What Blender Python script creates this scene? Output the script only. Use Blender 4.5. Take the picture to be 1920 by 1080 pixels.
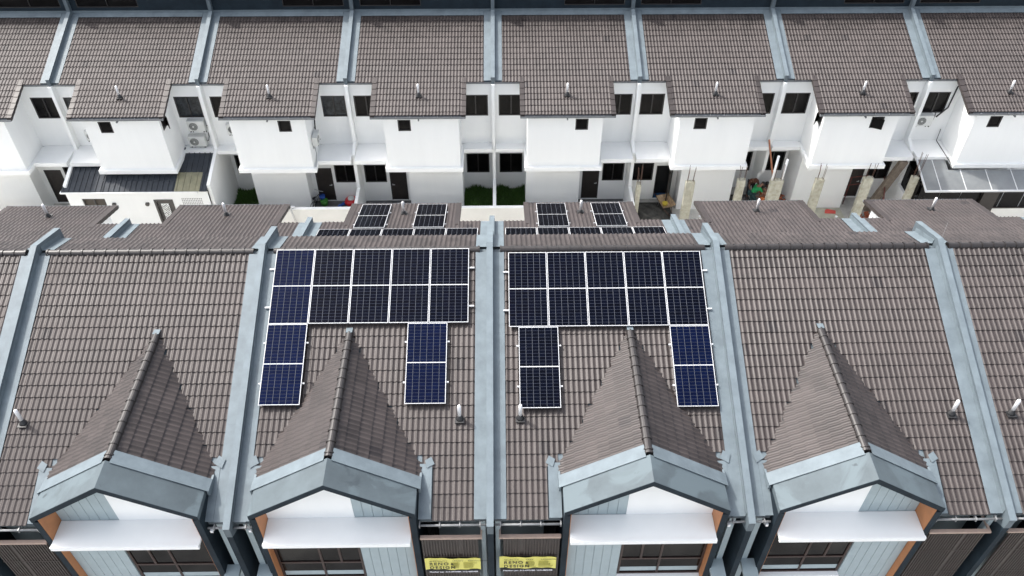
import bpy, bmesh, math, random
from mathutils import Vector, Matrix
random.seed(7)
for o in list(bpy.data.objects): bpy.data.objects.remove(o)
SC = bpy.context.scene; COL = SC.collection
R = math.radians
# ------------------------------------------------------------ camera, sky, sun, exposure
cam_d = bpy.data.cameras.new('camera'); cam = bpy.data.objects.new('camera', cam_d); COL.objects.link(cam)
cam_d.sensor_width = 36; cam_d.lens = 29.52; cam_d.clip_start = .1; cam_d.clip_end = 3000
cam.matrix_world = (Matrix.Translation((0.387, 0, 27.0)) @ Matrix.Rotation(R(-0.8414), 4, 'Z')
                    @ Matrix.Rotation(R(90-44.275), 4, 'X') @ Matrix.Rotation(R(0.0909), 4, 'Z'))
SC.camera = cam
SUN_EL, SUN_AZ = 53, -60           # azimuth clockwise from +Y
wd = bpy.data.worlds.new('World'); SC.world = wd; wd.use_nodes = True
nt = wd.node_tree; bg = nt.nodes['Background']
sky = nt.nodes.new('ShaderNodeTexSky'); sky.sky_type = 'NISHITA'; sky.sun_disc = False
sky.sun_elevation = R(SUN_EL); sky.sun_rotation = R(SUN_AZ); sky.air_density = 1.0; sky.dust_density = 4.5; sky.ozone_density = 1.0
hs = nt.nodes.new('ShaderNodeHueSaturation'); hs.inputs['Saturation'].default_value = .42; nt.links.new(sky.outputs[0], hs.inputs['Color']); nt.links.new(hs.outputs[0], bg.inputs[0]); bg.inputs[1].default_value = .15
sd = bpy.data.lights.new('sun', 'SUN'); sd.energy = 1.55; sd.angle = R(2.0); sd.color = (1, .96, .9)
so = bpy.data.objects.new('sun', sd); COL.objects.link(so)
dv = Vector((math.sin(R(SUN_AZ))*math.cos(R(SUN_EL)), math.cos(R(SUN_AZ))*math.cos(R(SUN_EL)), math.sin(R(SUN_EL))))
so.rotation_euler = dv.to_track_quat('Z', 'Y').to_euler()
SC.view_settings.view_transform = 'Standard'; SC.view_settings.look = 'None'
SC.view_settings.gamma = 1; SC.view_settings.exposure = 1.54
SC.render.resolution_x = 1024; SC.render.resolution_y = 576

# ------------------------------------------------------------ materials
MATS = {}
def mat(name, col, rough=.6, var=.12, scale=3., metal=0., spec=.5, bump=0., bscale=30., col2=None, fine=.0, streak=0):
    if name in MATS: return MATS[name]
    m = bpy.data.materials.new(name); m.use_nodes = True; n = m.node_tree; b = n.nodes['Principled BSDF']
    b.inputs['Roughness'].default_value = rough; b.inputs['Metallic'].default_value = metal
    b.inputs['Specular IOR Level'].default_value = spec
    geo = n.nodes.new('ShaderNodeNewGeometry')
    no = n.nodes.new('ShaderNodeTexNoise'); no.inputs['Scale'].default_value = scale; no.inputs['Detail'].default_value = 6
    no.inputs['Roughness'].default_value = .65
    if streak:
        mp = n.nodes.new('ShaderNodeMapping'); mp.inputs['Scale'].default_value = (1, 1, streak)
        n.links.new(geo.outputs['Position'], mp.inputs[0]); n.links.new(mp.outputs[0], no.inputs['Vector'])
    else: n.links.new(geo.outputs['Position'], no.inputs['Vector'])
    rp = n.nodes.new('ShaderNodeValToRGB')
    lo = tuple(c*(1-var) for c in col); hi = tuple(min(.95, c*(1+var)) for c in (col2 or col))
    rp.color_ramp.elements[0].position = .32; rp.color_ramp.elements[1].position = .68
    rp.color_ramp.elements[0].color = (*lo, 1); rp.color_ramp.elements[1].color = (*hi, 1)
    n.links.new(no.outputs['Fac'], rp.inputs[0]); n.links.new(rp.outputs[0], b.inputs['Base Color'])
    if bump:
        n2 = n.nodes.new('ShaderNodeTexNoise'); n2.inputs['Scale'].default_value = bscale; n2.inputs['Detail'].default_value = 4
        n.links.new(geo.outputs['Position'], n2.inputs['Vector'])
        bp = n.nodes.new('ShaderNodeBump'); bp.inputs['Strength'].default_value = bump; bp.inputs['Distance'].default_value = .02
        n.links.new(n2.outputs['Fac'], bp.inputs['Height']); n.links.new(bp.outputs[0], b.inputs['Normal'])
    MATS[name] = m; return m

def math_node(n, op, a, b=None, c=None):
    x = n.nodes.new('ShaderNodeMath'); x.operation = op
    for i, v in enumerate((a, b, c)):
        if v is None: continue
        if isinstance(v, (int, float)): x.inputs[i].default_value = v
        else: n.links.new(v, x.inputs[i])
    return x.outputs[0]

def tile_mat(name, lo, hi, rough=.42):
    m = bpy.data.materials.new(name); m.use_nodes = True; n = m.node_tree; b = n.nodes['Principled BSDF']
    uv = n.nodes.new('ShaderNodeUVMap'); uv.uv_map = 'UVMap'
    fl = n.nodes.new('ShaderNodeVectorMath'); fl.operation = 'FLOOR'; n.links.new(uv.outputs[0], fl.inputs[0])
    oi = n.nodes.new('ShaderNodeObjectInfo')
    ad = n.nodes.new('ShaderNodeVectorMath'); ad.operation = 'ADD'; n.links.new(fl.outputs[0], ad.inputs[0])
    ms = n.nodes.new('ShaderNodeVectorMath'); ms.operation = 'SCALE'; n.links.new(oi.outputs['Location'], ms.inputs[0]); ms.inputs['Scale'].default_value = 1.37
    n.links.new(ms.outputs[0], ad.inputs[1])
    wn = n.nodes.new('ShaderNodeTexWhiteNoise'); wn.noise_dimensions = '3D'; n.links.new(ad.outputs[0], wn.inputs['Vector'])
    geo = n.nodes.new('ShaderNodeNewGeometry')
    no = n.nodes.new('ShaderNodeTexNoise'); no.inputs['Scale'].default_value = .9; no.inputs['Detail'].default_value = 7; no.inputs['Roughness'].default_value = .7
    n.links.new(geo.outputs['Position'], no.inputs['Vector'])
    n3 = n.nodes.new('ShaderNodeTexNoise'); n3.inputs['Scale'].default_value = 45; n3.inputs['Detail'].default_value = 3
    n.links.new(geo.outputs['Position'], n3.inputs['Vector'])
    sp = n.nodes.new('ShaderNodeSeparateXYZ'); n.links.new(uv.outputs[0], sp.inputs[0])
    n4 = n.nodes.new('ShaderNodeTexNoise'); n4.inputs['Scale'].default_value = 1.6; n4.inputs['Detail'].default_value = 5; n.links.new(geo.outputs['Position'], n4.inputs['Vector'])
    top = math_node(n, 'MULTIPLY', math_node(n, 'LESS_THAN', math_node(n, 'FLOOR', sp.outputs[1]), math_node(n, 'MULTIPLY', n4.outputs['Fac'], 4.0)), math_node(n, 'MULTIPLY', n4.outputs['Fac'], .28))
    # a few replaced darker or paler tiles
    w2 = math_node(n, 'POWER', wn.outputs['Value'], 1.0)
    s = math_node(n, 'MULTIPLY', w2, .20)
    s = math_node(n, 'MULTIPLY_ADD', no.outputs['Fac'], .62, s)
    s = math_node(n, 'MULTIPLY_ADD', n3.outputs['Fac'], .30, s)
    s = math_node(n, 'SUBTRACT', math_node(n, 'SUBTRACT', s, .05), top)
    rp = n.nodes.new('ShaderNodeValToRGB'); rp.color_ramp.elements[0].position = .12; rp.color_ramp.elements[1].position = .85
    rp.color_ramp.elements[0].color = (*lo, 1); rp.color_ramp.elements[1].color = (*hi, 1)
    n.links.new(s, rp.inputs[0])
    odd = math_node(n, 'GREATER_THAN', wn.outputs['Value'], .994)
    mx = n.nodes.new('ShaderNodeMix'); mx.data_type = 'RGBA'; n.links.new(odd, mx.inputs[0])
    n.links.new(rp.outputs[0], mx.inputs[6]); mx.inputs[7].default_value = (lo[0]*1.05, lo[1]*1.05, lo[2]*1.1, 1)
    n.links.new(mx.outputs[2], b.inputs['Base Color'])
    b.inputs['Specular IOR Level'].default_value = .32
    rr = math_node(n, 'MULTIPLY_ADD', no.outputs['Fac'], .3, rough-.09); n.links.new(rr, b.inputs['Roughness'])
    MATS[name] = m; return m

def pv_mat(name, c1, c2):
    m = bpy.data.materials.new(name); m.use_nodes = True; n = m.node_tree; b = n.nodes['Principled BSDF']
    uv = n.nodes.new('ShaderNodeUVMap'); uv.uv_map = 'UVMap'
    sp = n.nodes.new('ShaderNodeSeparateXYZ'); n.links.new(uv.outputs[0], sp.inputs[0])
    def lines(src, num, w):          # 1 on a line
        x = math_node(n, 'MULTIPLY', src, num); f = math_node(n, 'FRACT', x)
        a = math_node(n, 'SUBTRACT', f, .5); a = math_node(n, 'ABSOLUTE', a)
        return math_node(n, 'GREATER_THAN', a, .5-w)
    vx = lines(sp.outputs[0], 6, .032); hy = lines(sp.outputs[1], 24, .055)
    mid = math_node(n, 'LESS_THAN', math_node(n, 'ABSOLUTE', math_node(n, 'SUBTRACT', sp.outputs[1], .5)), .0062)
    cx = math_node(n, 'FLOOR', math_node(n, 'MULTIPLY', sp.outputs[0], 6)); cy = math_node(n, 'FLOOR', math_node(n, 'MULTIPLY', sp.outputs[1], 24))
    cb = n.nodes.new('ShaderNodeCombineXYZ'); n.links.new(cx, cb.inputs[0]); n.links.new(cy, cb.inputs[1])
    oi = n.nodes.new('ShaderNodeObjectInfo'); n.links.new(oi.outputs['Random'], cb.inputs[2])
    wn = n.nodes.new('ShaderNodeTexWhiteNoise'); n.links.new(cb.outputs[0], wn.inputs['Vector'])
    cm = n.nodes.new('ShaderNodeMix'); cm.data_type = 'RGBA'; n.links.new(wn.outputs['Value'], cm.inputs[0])
    cm.inputs[6].default_value = (*c1, 1); cm.inputs[7].default_value = (*c2, 1)
    l1 = n.nodes.new('ShaderNodeMix'); l1.data_type = 'RGBA'; n.links.new(hy, l1.inputs[0]); n.links.new(cm.outputs[2], l1.inputs[6]); l1.inputs[7].default_value = (.024, .028, .042, 1)
    l2 = n.nodes.new('ShaderNodeMix'); l2.data_type = 'RGBA'; n.links.new(vx, l2.inputs[0]); n.links.new(l1.outputs[2], l2.inputs[6]); l2.inputs[7].default_value = (.065, .07, .082, 1)
    l3 = n.nodes.new('ShaderNodeMix'); l3.data_type = 'RGBA'; n.links.new(mid, l3.inputs[0]); n.links.new(l2.outputs[2], l3.inputs[6]); l3.inputs[7].default_value = (.42, .43, .44, 1)
    n.links.new(l3.outputs[2], b.inputs['Base Color'])
    b.inputs['Roughness'].default_value = .13; b.inputs['Specular IOR Level'].default_value = .05
    MATS[name] = m; return m

T_TILE = tile_mat('roof_tile_brown', (.0225, .0185, .0178), (.064, .0525, .050))
T_RIDGE = mat('ridge_tile', (.017, .014, .0135), .45, .25, 4)
T_FLASH = mat('grey_flashing', (.112, .139, .156), .55, .09, 2.2, spec=.3, col2=(.128, .158, .176))
T_SLATE = mat('shaded_slate_paint', (.010, .017, .024), .7, .18, 1.6, spec=.2, col2=(.013, .022, .030), bump=.1, bscale=12)  # slate paint, with the shade of upright faces darkened into its colour
T_PAR = mat('parapet_paint', (.080, .102, .117), .6, .10, 1.6, col2=(.092, .117, .133), bump=.1, bscale=12)
T_BOXTOP = mat('weathered_slate_render', (.068, .086, .096), .68, .12, 1.1, spec=.3, col2=(.075, .095, .106))
def patch(m, col, scale=.55, thr=.52, wid=.02):
    n = m.node_tree; b = n.nodes['Principled BSDF']; src = b.inputs['Base Color'].links[0].from_socket
    g = n.nodes.new('ShaderNodeNewGeometry'); q = n.nodes.new('ShaderNodeTexNoise'); q.inputs['Scale'].default_value = scale; q.inputs['Detail'].default_value = 9; q.inputs['Roughness'].default_value = .55; q.inputs['Distortion'].default_value = .6
    n.links.new(g.outputs['Position'], q.inputs['Vector']); r = n.nodes.new('ShaderNodeValToRGB'); r.color_ramp.elements[0].position = thr-wid; r.color_ramp.elements[1].position = thr+wid
    n.links.new(q.outputs['Fac'], r.inputs[0]); x = n.nodes.new('ShaderNodeMix'); x.data_type = 'RGBA'; n.links.new(r.outputs[0], x.inputs[0]); n.links.new(src, x.inputs[6]); x.inputs[7].default_value = (*col, 1); n.links.new(x.outputs[2], b.inputs['Base Color'])
patch(T_BOXTOP, (.092, .118, .131), .6, .5, .025); patch(T_BOXTOP, (.05, .063, .072), 1.3, .66, .03)
T_WHITE = mat('white_render', (.81, .82, .81), .7, .022, 1.1, streak=.12, bump=.06, bscale=60)
T_CREAM = mat('cream_render', (.74, .73, .69), .75, .04, 1.5)
T_SIDING = mat('pale_blue_board', (.32, .385, .405), .55, .05, 3)
T_ORANGE = mat('terracotta_paint', (.42, .18, .075), .6, .1, 3)
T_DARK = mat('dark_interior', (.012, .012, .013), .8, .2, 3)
T_GLASS = mat('dark_window_glass', (.007, .0065, .0065), .12, .5, 1.5, spec=.10)
T_CURT = mat('curtained_glass', (.03, .034, .038), .2, .7, 6, spec=.2)
T_FRAME = mat('dark_bronze_frame', (.022, .020, .020), .4, .1, 5)
T_BROWNF = mat('brown_frame', (.030, .014, .011), .45, .2, 5)
T_DOOR = mat('dark_brown_door', (.022, .017, .015), .5, .3, 3)
T_SCREEN = mat('brown_metal_screen', (.038, .029, .026), .4, .15, 4)
T_RAIL = mat('tan_rail', (.36, .27, .22), .5, .1, 5)
T_GUT = mat('grey_gutter', (.15, .16, .17), .4, .15, 5)
T_GPIPE = mat('pale_gutter', (.17, .175, .18), .4, .15, 8)
T_PVC = mat('white_pvc', (.82, .82, .82), .35, .03, 5)
T_RUB = mat('black_rubber', (.015, .015, .016), .5, .2, 8)
T_ALU = mat('aluminium', (.50, .51, .52), .35, .04, 6, metal=.0)
T_CONC = mat('concrete_ground', (.46, .45, .42), .85, .3, 1.3, bump=.3)
T_DCONC = mat('dark_paving', (.10, .10, .105), .8, .25, 2)
T_RAW = mat('raw_concrete', (.36, .34, .26), .9, .14, 5, bump=.25, bscale=25, col2=(.42, .41, .34))
T_SAND = mat('wet_sand', (.06, .058, .052), .95, .4, 3, bump=1, bscale=14)
T_RUST = mat('rusty_steel', (.09, .045, .03), .8, .3, 20)
T_RED = mat('red_oxide', (.13, .03, .022), .6, .3, 8)
T_BRICK = mat('clay_brick', (.30, .085, .04), .85, .5, 9)
T_METAL = mat('charcoal_metal_roof', (.028, .034, .043), .75, .2, 2)
T_POLYY = mat('yellow_sheet', (.21, .20, .13), .35, .2, 3)
T_POLYG = mat('grey_polycarbonate', (.16, .17, .175), .25, .15, 1.2)
T_ACW = mat('ac_casing', (.62, .63, .61), .45, .05, 5)
T_BLUE = mat('blue_floor', (.02, .10, .25), .5, .3, 4)
T_LEAF = mat('grass_blade', (.055, .125, .02), .7, .5, 12)
T_SOIL = mat('garden_soil', (.035, .035, .02), .95, .4, 5)
PV_A = pv_mat('solar_cells_painted_sheen_blue', (.001, .0032, .0175), (.0012, .0042, .024))  # blue view-angle sheen of the cells, painted into the base colour
PV_B = pv_mat('solar_cells_low_sheen_navy', (.0007, .0011, .0036), (.0008, .0016, .0062))  # same cells with little sheen; tone painted for the viewing angle
PV_C = pv_mat('solar_cells_no_sheen_black', (.0012, .0013, .0018), (.0016, .0017, .0024))  # same cells without sheen; near-black painted for the rear viewing angle
PV_M = pv_mat('solar_cells_painted_sheen_midblue', (.001, .0028, .0145), (.0012, .0038, .020))  # weaker view-angle sheen, also painted as base colour

# ------------------------------------------------------------ mesh builder
class MB:
    def __init__(s): s.v = []; s.f = []; s.uv = []; s.sm = []; s.hasuv = False
    def quad(s, pts, uv=None, smooth=False):
        i = len(s.v); s.v += [tuple(p) for p in pts]; s.f.append(tuple(range(i, i+len(pts)))); s.sm.append(smooth)
        s.uv.append(uv or [(0, 0)]*len(pts)); s.hasuv |= uv is not None
    def box(s, x0, x1, y0, y1, z0, z1):
        if x0 > x1: x0, x1 = x1, x0
        if y0 > y1: y0, y1 = y1, y0
        if z0 > z1: z0, z1 = z1, z0
        s.hexa([(x0, y0, z0), (x1, y0, z0), (x1, y1, z0), (x0, y1, z0), (x0, y0, z1), (x1, y0, z1), (x1, y1, z1), (x0, y1, z1)])
        return s
    def hexa(s, p):
        i = len(s.v); s.v += [tuple(q) for q in p]
        for f in ((3, 2, 1, 0), (4, 5, 6, 7), (0, 1, 5, 4), (1, 2, 6, 5), (2, 3, 7, 6), (3, 0, 4, 7)):
            s.f.append(tuple(i+k for k in f)); s.sm.append(False); s.uv.append([(0, 0)]*4)
        return s
    def prism(s, poly, ax, a, b):      # poly in the two other axes, extruded along ax from a to b
        def P(q, t):
            return (t, q[0], q[1]) if ax == 0 else ((q[0], t, q[1]) if ax == 1 else (q[0], q[1], t))
        n = len(poly); s.quad([P(q, a) for q in poly]); s.quad([P(q, b) for q in reversed(poly)])
        for i in range(n):
            j = (i+1) % n; s.quad([P(poly[i], a), P(poly[i], b), P(poly[j], b), P(poly[j], a)])
        return s
    def tube(s, pts, r, n=8, smooth=True, cap=True):
        pts = [Vector(p) for p in pts]; rs = r if isinstance(r, (list, tuple)) else [r]*len(pts)
        rings = []
        for i, p in enumerate(pts):
            t = (pts[min(i+1, len(pts)-1)]-pts[max(i-1, 0)]).normalized()
            a = t.cross(Vector((0, 0, 1)));
            if a.length < .05: a = t.cross(Vector((1, 0, 0)))
            a.normalize(); b = t.cross(a)
            i0 = len(s.v)
            for k in range(n):
                an = 2*math.pi*k/n; s.v.append(tuple(p+(a*math.cos(an)+b*math.sin(an))*rs[i]))
            rings.append(i0)
        for q in range(len(rings)-1):
            for k in range(n):
                k2 = (k+1) % n; s.f.append((rings[q]+k, rings[q]+k2, rings[q+1]+k2, rings[q+1]+k)); s.sm.append(smooth); s.uv.append([(0, 0)]*4)
        if cap:
            for q, rev in ((rings[0], True), (rings[-1], False)):
                f = tuple(q+k for k in range(n)); s.f.append(f[::-1] if rev else f); s.sm.append(False); s.uv.append([(0, 0)]*n)
        return s
    def mesh(s, name, m, T=None, flip=False):
        me = bpy.data.meshes.new(name)
        v = [T(*p) for p in s.v] if T else s.v
        f = [tuple(reversed(q)) for q in s.f] if flip else s.f
        me.from_pydata(v, [], f)
        if s.hasuv:
            l = me.uv_layers.new(name='UVMap'); d = []
            for u in s.uv:
                for a in (reversed(u) if flip else u): d += [a[0], a[1]]
            l.data.foreach_set('uv', d)
        me.polygons.foreach_set('use_smooth', s.sm); me.materials.append(m); me.update(); return me

def link(name, data, parent=None, loc=None, rot=None):
    o = bpy.data.objects.new(name, data); COL.objects.link(o)
    if parent is not None: o.parent = parent
    if loc is not None: o.location = loc
    if rot is not None: o.rotation_euler = rot
    return o
def tag(o, label=None, cat=None, group=None, kind=None):
    if label: o['label'] = label
    if cat: o['category'] = cat
    if group: o['group'] = group
    if kind: o['kind'] = kind
    return o
def obj(name, mb, m, parent=None, loc=None, rot=None): return link(name, mb.mesh(name, m), parent, loc, rot)

# ------------------------------------------------------------ the house profile (u across 0..6.7, d depth from mirror line, z up)
W = 6.7; M = 29.0
RD, RZ = 10.28, 10.36                       # ridge
TF = .379; FE = 17.66                       # front slope and eave
TU = .42; UE = 9.08                         # short rear strip
TR_ = .33                                   # lower rear roof
def zf(d): return RZ - TF*(d-RD)
def zu(d): return RZ - TU*(RD-d)
def zr(d): return 6.375 + TR_*(d-3.06)
UC = 3.98; DH = 2.15; DT = .645; DZ = 9.45   # dormer centre, half width, slope, ridge height
PER, GAU = .15, .343
PROF = [(0, 0), (.2, .001), (.34, .018), (.5, .031), (.66, .018), (.80, .001)]
def tiles(mb, o, ax, la, dn, ld, nr, keep=None, a0=0):
    o, ax, dn, nr = map(Vector, (o, ax, dn, nr)); rows = int(math.ceil(ld/GAU-1e-6))
    xs = []
    k = 0
    while k*PER < la-1e-6:
        for t, h in PROF:
            a = (k+t)*PER
            if a < la: xs.append((a, h))
        k += 1
    xs.append((la, 0.0))
    for r in range(rows):
        s0 = r*GAU; s1 = min((r+1)*GAU, ld); off = random.uniform(-.003, .003)
        run = []
        for i in range(len(xs)-1):
            (a, h), (b, h2) = xs[i], xs[i+1]; c = o+ax*((a+b)/2)+dn*((s0+s1)/2)
            if keep and not keep(c): continue
            ua, ub = (a0+a)/.3, (a0+b)/.3
            if int(math.floor(ua+1e-4)) != int(math.floor(ub-1e-4)): ub = math.floor(ua+1e-4)+.999
            ti = math.floor(ua+1e-4); jit = ((int(ti)*7919+r*104729) % 97)/97*.005
            p00 = o+ax*a+dn*s0+nr*(h+.004); p10 = o+ax*b+dn*s0+nr*(h2+.004)
            p01 = o+ax*a+dn*s1+nr*(h+.028+jit+off); p11 = o+ax*b+dn*s1+nr*(h2+.028+jit+off)
            q01 = o+ax*a+dn*s1+nr*(-.01); q11 = o+ax*b+dn*s1+nr*(-.01)
            mb.quad([p01, p11, p10, p00], [(ua+.001, r+.9), (ub, r+.9), (ub, r+.1), (ua+.001, r+.1)], True)
            mb.quad([q01, q11, p11, p01], [(ua+.001, r+.9), (ub, r+.9), (ub, r+.9), (ua+.001, r+.9)], False)
def weld_smooth(me):       # share vertices inside each course so rolls shade round
    bm = bmesh.new(); bm.from_mesh(me)
    sm = [v for f in bm.faces if f.smooth for v in f.verts]
    bmesh.ops.remove_doubles(bm, verts=list(set(sm)), dist=.0004); bm.to_mesh(me); bm.free()

def wall(mb, d, u0, u1, z0, z1, holes=(), dep=.1, ax='d'):
    """wall face in plane d=const with openings and reveals going to greater d"""
    us = sorted({u0, u1, *[h[0] for h in holes], *[h[1] for h in holes]}); zs = sorted({z0, z1, *[h[2] for h in holes], *[h[3] for h in holes]})
    for i in range(len(us)-1):
        for j in range(len(zs)-1):
            cu, cz = (us[i]+us[i+1])/2, (zs[j]+zs[j+1])/2
            if any(h[0] < cu < h[1] and h[2] < cz < h[3] for h in holes): continue
            mb.quad([(us[i], d, zs[j]), (us[i+1], d, zs[j]), (us[i+1], d, zs[j+1]), (us[i], d, zs[j+1])])
    for a, b, c, e in holes:
        D = d+dep
        mb.quad([(a, d, c), (a, D, c), (a, D, e), (a, d, e)]); mb.quad([(b, d, c), (b, d, e), (b, D, e), (b, D, c)])
        mb.quad([(a, d, c), (b, d, c), (b, D, c), (a, D, c)]); mb.quad([(a, d, e), (a, D, e), (b, D, e), (b, d, e)])

# one cache of meshes per mirror sign: m=+1 (x=u) or m=-1 (x=-u)
def TX(m): return lambda u, d, z: (m*(u-W/2), d-10.5, z)
CACHE = {}
def part(name, key, m, build, mt, parent, weld=False):
    k = (key, m)
    if k not in CACHE:
        mb = MB(); build(mb); me = mb.mesh(name, mt, TX(m), flip=(m < 0))
        if weld: weld_smooth(me)
        CACHE[k] = me
    return link(name, CACHE[k], parent)

# --- builders in (u,d,z)
FN = math.hypot(1, TF); F_DN = (0, 1/FN, -TF/FN); F_N = (0, TF/FN, 1/FN)
def b_front(mb):
    def keep(c):
        a = abs(c.x-UC)
        if a < DH+.02 and DZ-DT*a > zf(c.y)+.02 and c.y > 12.7: return False
        if a < DH+.02 and c.y > 16.0: return False
        if c.x > 5.98 and c.y > 16.35: return False          # metal valley by the party wall
        if 1.5 < c.x < 1.9 and c.y > 16.35: return False
        return .40 < c.x < 6.30
    tiles(mb, (.40, RD, RZ), (1, 0, 0), 5.9, F_DN, (FE-RD)*FN, F_N, keep)
UN = math.hypot(1, TU)
def b_strip(mb): tiles(mb, (.40, RD, RZ), (1, 0, 0), 5.9, (0, -1/UN, -TU/UN), (RD-UE)*UN, (0, -TU/UN, 1/UN))
RN = math.hypot(1, TR_); RTOP = 8.87
def b_rear(mb):
    def keep(c): return c.y > 5.10 or 1.40 < c.x < 5.30
    tiles(mb, (.40, RTOP, zr(RTOP)), (1, 0, 0), 5.9, (0, -1/RN, -TR_/RN), (RTOP-3.15)*RN, (0, -TR_/RN, 1/RN), keep)
def b_ridge(mb):
    L = .34; u = .30
    while u < 6.38:
        e = min(u+L, 6.40)
        for s_, r in ((u, .115), ):
            n = 8
            for (a, b, ra, rb) in ((u, u+.05, .132, .132), (u+.05, e, .112, .108)):
                if a >= 6.4: continue
                b = min(b, 6.4)
                for k in range(n):
                    t0, t1 = math.pi*(k/n), math.pi*((k+1)/n)
                    f = lambda x, r, t: (x, RD+r*math.cos(t), RZ+.0+r*.95*math.sin(t)-.015)
                    mb.quad([f(a, ra, t0), f(b, rb, t0), f(b, rb, t1), f(a, ra, t1)], None, True)
                mb.quad([(a, RD+ra*math.cos(math.pi*k/n), RZ-.015+ra*.95*math.sin(math.pi*k/n)) for k in range(n+1)])
        u += L
def b_dridge(mb):
    L = .34; d = 12.80
    while d < 16.90:
        e = min(d+L, 16.98); n = 8
        for (a, b, r) in ((d, e-.05, .110), (e-.05, e, .130)):
            for k in range(n):
                t0, t1 = math.pi*k/n, math.pi*(k+1)/n
                f = lambda y, t: (UC+r*math.cos(t), y, DZ+.0+r*.95*math.sin(t))
                mb.quad([f(a, t0), f(a, t1), f(b, t1), f(b, t0)], None, True)
            mb.quad([(UC+r*math.cos(math.pi*k/n), b, DZ+r*.95*math.sin(math.pi*k/n)) for k in range(n+1)])
        d += L
def b_dormer(mb):
    L = math.hypot(1, DT); ln = DH*L
    for s in (1, -1):
        keep = lambda c: c.z > zf(c.y)-.03
        tiles(mb, (UC, 12.72, DZ), (0, 1, 0), 16.73-12.72, (s/L, 0, -DT/L), ln, (s*DT/L, 0, 1/L), keep, a0=(3.1 if s < 0 else 0))
def b_soff(mb):
    # slabs that close the roofs from below (rafters and battens), a little under the tiles
    def slab(d0, z0, d1, z1, u0, u1, t=.12, g=.035):
        mb.hexa([(u0, d0, z0-g-t), (u1, d0, z0-g-t), (u1, d1, z1-g-t), (u0, d1, z1-g-t), (u0, d0, z0-g), (u1, d0, z0-g), (u1, d1, z1-g), (u0, d1, z1-g)])
    slab(RD, RZ, UE+.02, zu(UE+.02), .09, 6.61)
    slab(RD+.001, RZ, 16.0, zf(16.0), .09, 6.61)
    slab(16.0, zf(16.0), FE-.06, zf(FE-.06), .09, 1.84); slab(16.0, zf(16.0), FE-.06, zf(FE-.06), 6.12, 6.61)
    slab(9.10, zr(9.10), 5.04, zr(5.04), .09, 6.61); slab(5.039, zr(5.039), 3.17, zr(3.17), 1.27, 5.43)
def b_verge(S): return lambda mb: b_verge_(mb, S)
def b_verge_(mb, S):
    # verge tiles on a side of the projecting roof
    for u0, u1 in (((1.21, 1.41), (5.29, 5.49))[S],):
        d = 5.22
        while d > 3.2:
            e = max(d-.335, 3.12); z0, z1 = zr(d), zr(e)
            lo0, lo1 = z0+.035, z1+.060
            mb.hexa([(u0, d, z0-.12), (u1, d, z0-.12), (u1, e, z1-.10), (u0, e, z1-.10), (u0, d, lo0), (u1, d, lo0), (u1, e, lo1), (u0, e, lo1)])
            d -= .32
def b_gutter(S): return lambda mb: b_gutter_(mb, S)
def b_gutter_(mb, S):
    for u0, u1, d, z in (((.10, 1.28, 5.12, 6.97), (5.42, 6.60, 5.12, 6.97), (1.22, 5.48, 3.15, 6.385))[S],):
        mb.box(u0, u1, d-.11, d-.10, z-.09, z+.0); mb.box(u0, u1, d-.10, d, z-.09, z-.08); mb.box(u0, u1, d, d+.012, z-.09, z+.0)
        u = u0
        while u < u1: mb.box(u, min(u+.012, u1), d-.114, d+.002, z-.10, z+.006); u += .62
    if S == 2: mb.box(3.3, 3.36, 3.08, 3.29, 6.16, 6.22)
def b_fgutter(S): return lambda mb: b_fgutter_(mb, S)
def b_fgutter_(mb, S):
    for u0, u1 in (((.10, 1.84), (6.13, 6.60))[S],):
        mb.tube([(u0, FE+.07, zf(FE)-.09), (u1, FE+.07, zf(FE)-.09)], .032, 8)
        u = u0+.15
        while u < u1: mb.box(u, u+.03, FE-.02, FE+.12, zf(FE)-.14, zf(FE)-.03); u += .52
def strip(mb, u0, u1, d0, d1, zfn, g=.045, seg=6, t=.012):
    for i in range(seg):
        a, b = d0+(d1-d0)*i/seg, d0+(d1-d0)*(i+1)/seg; z0, z1 = zfn(a)+g, zfn(b)+g+.002*((i % 2))
        mb.hexa([(u0, a, z0-t), (u1, a, z0-t), (u1, b, z1-t), (u0, b, z1-t), (u0, a, z0), (u1, a, z0), (u1, b, z1), (u0, b, z1)])
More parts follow.
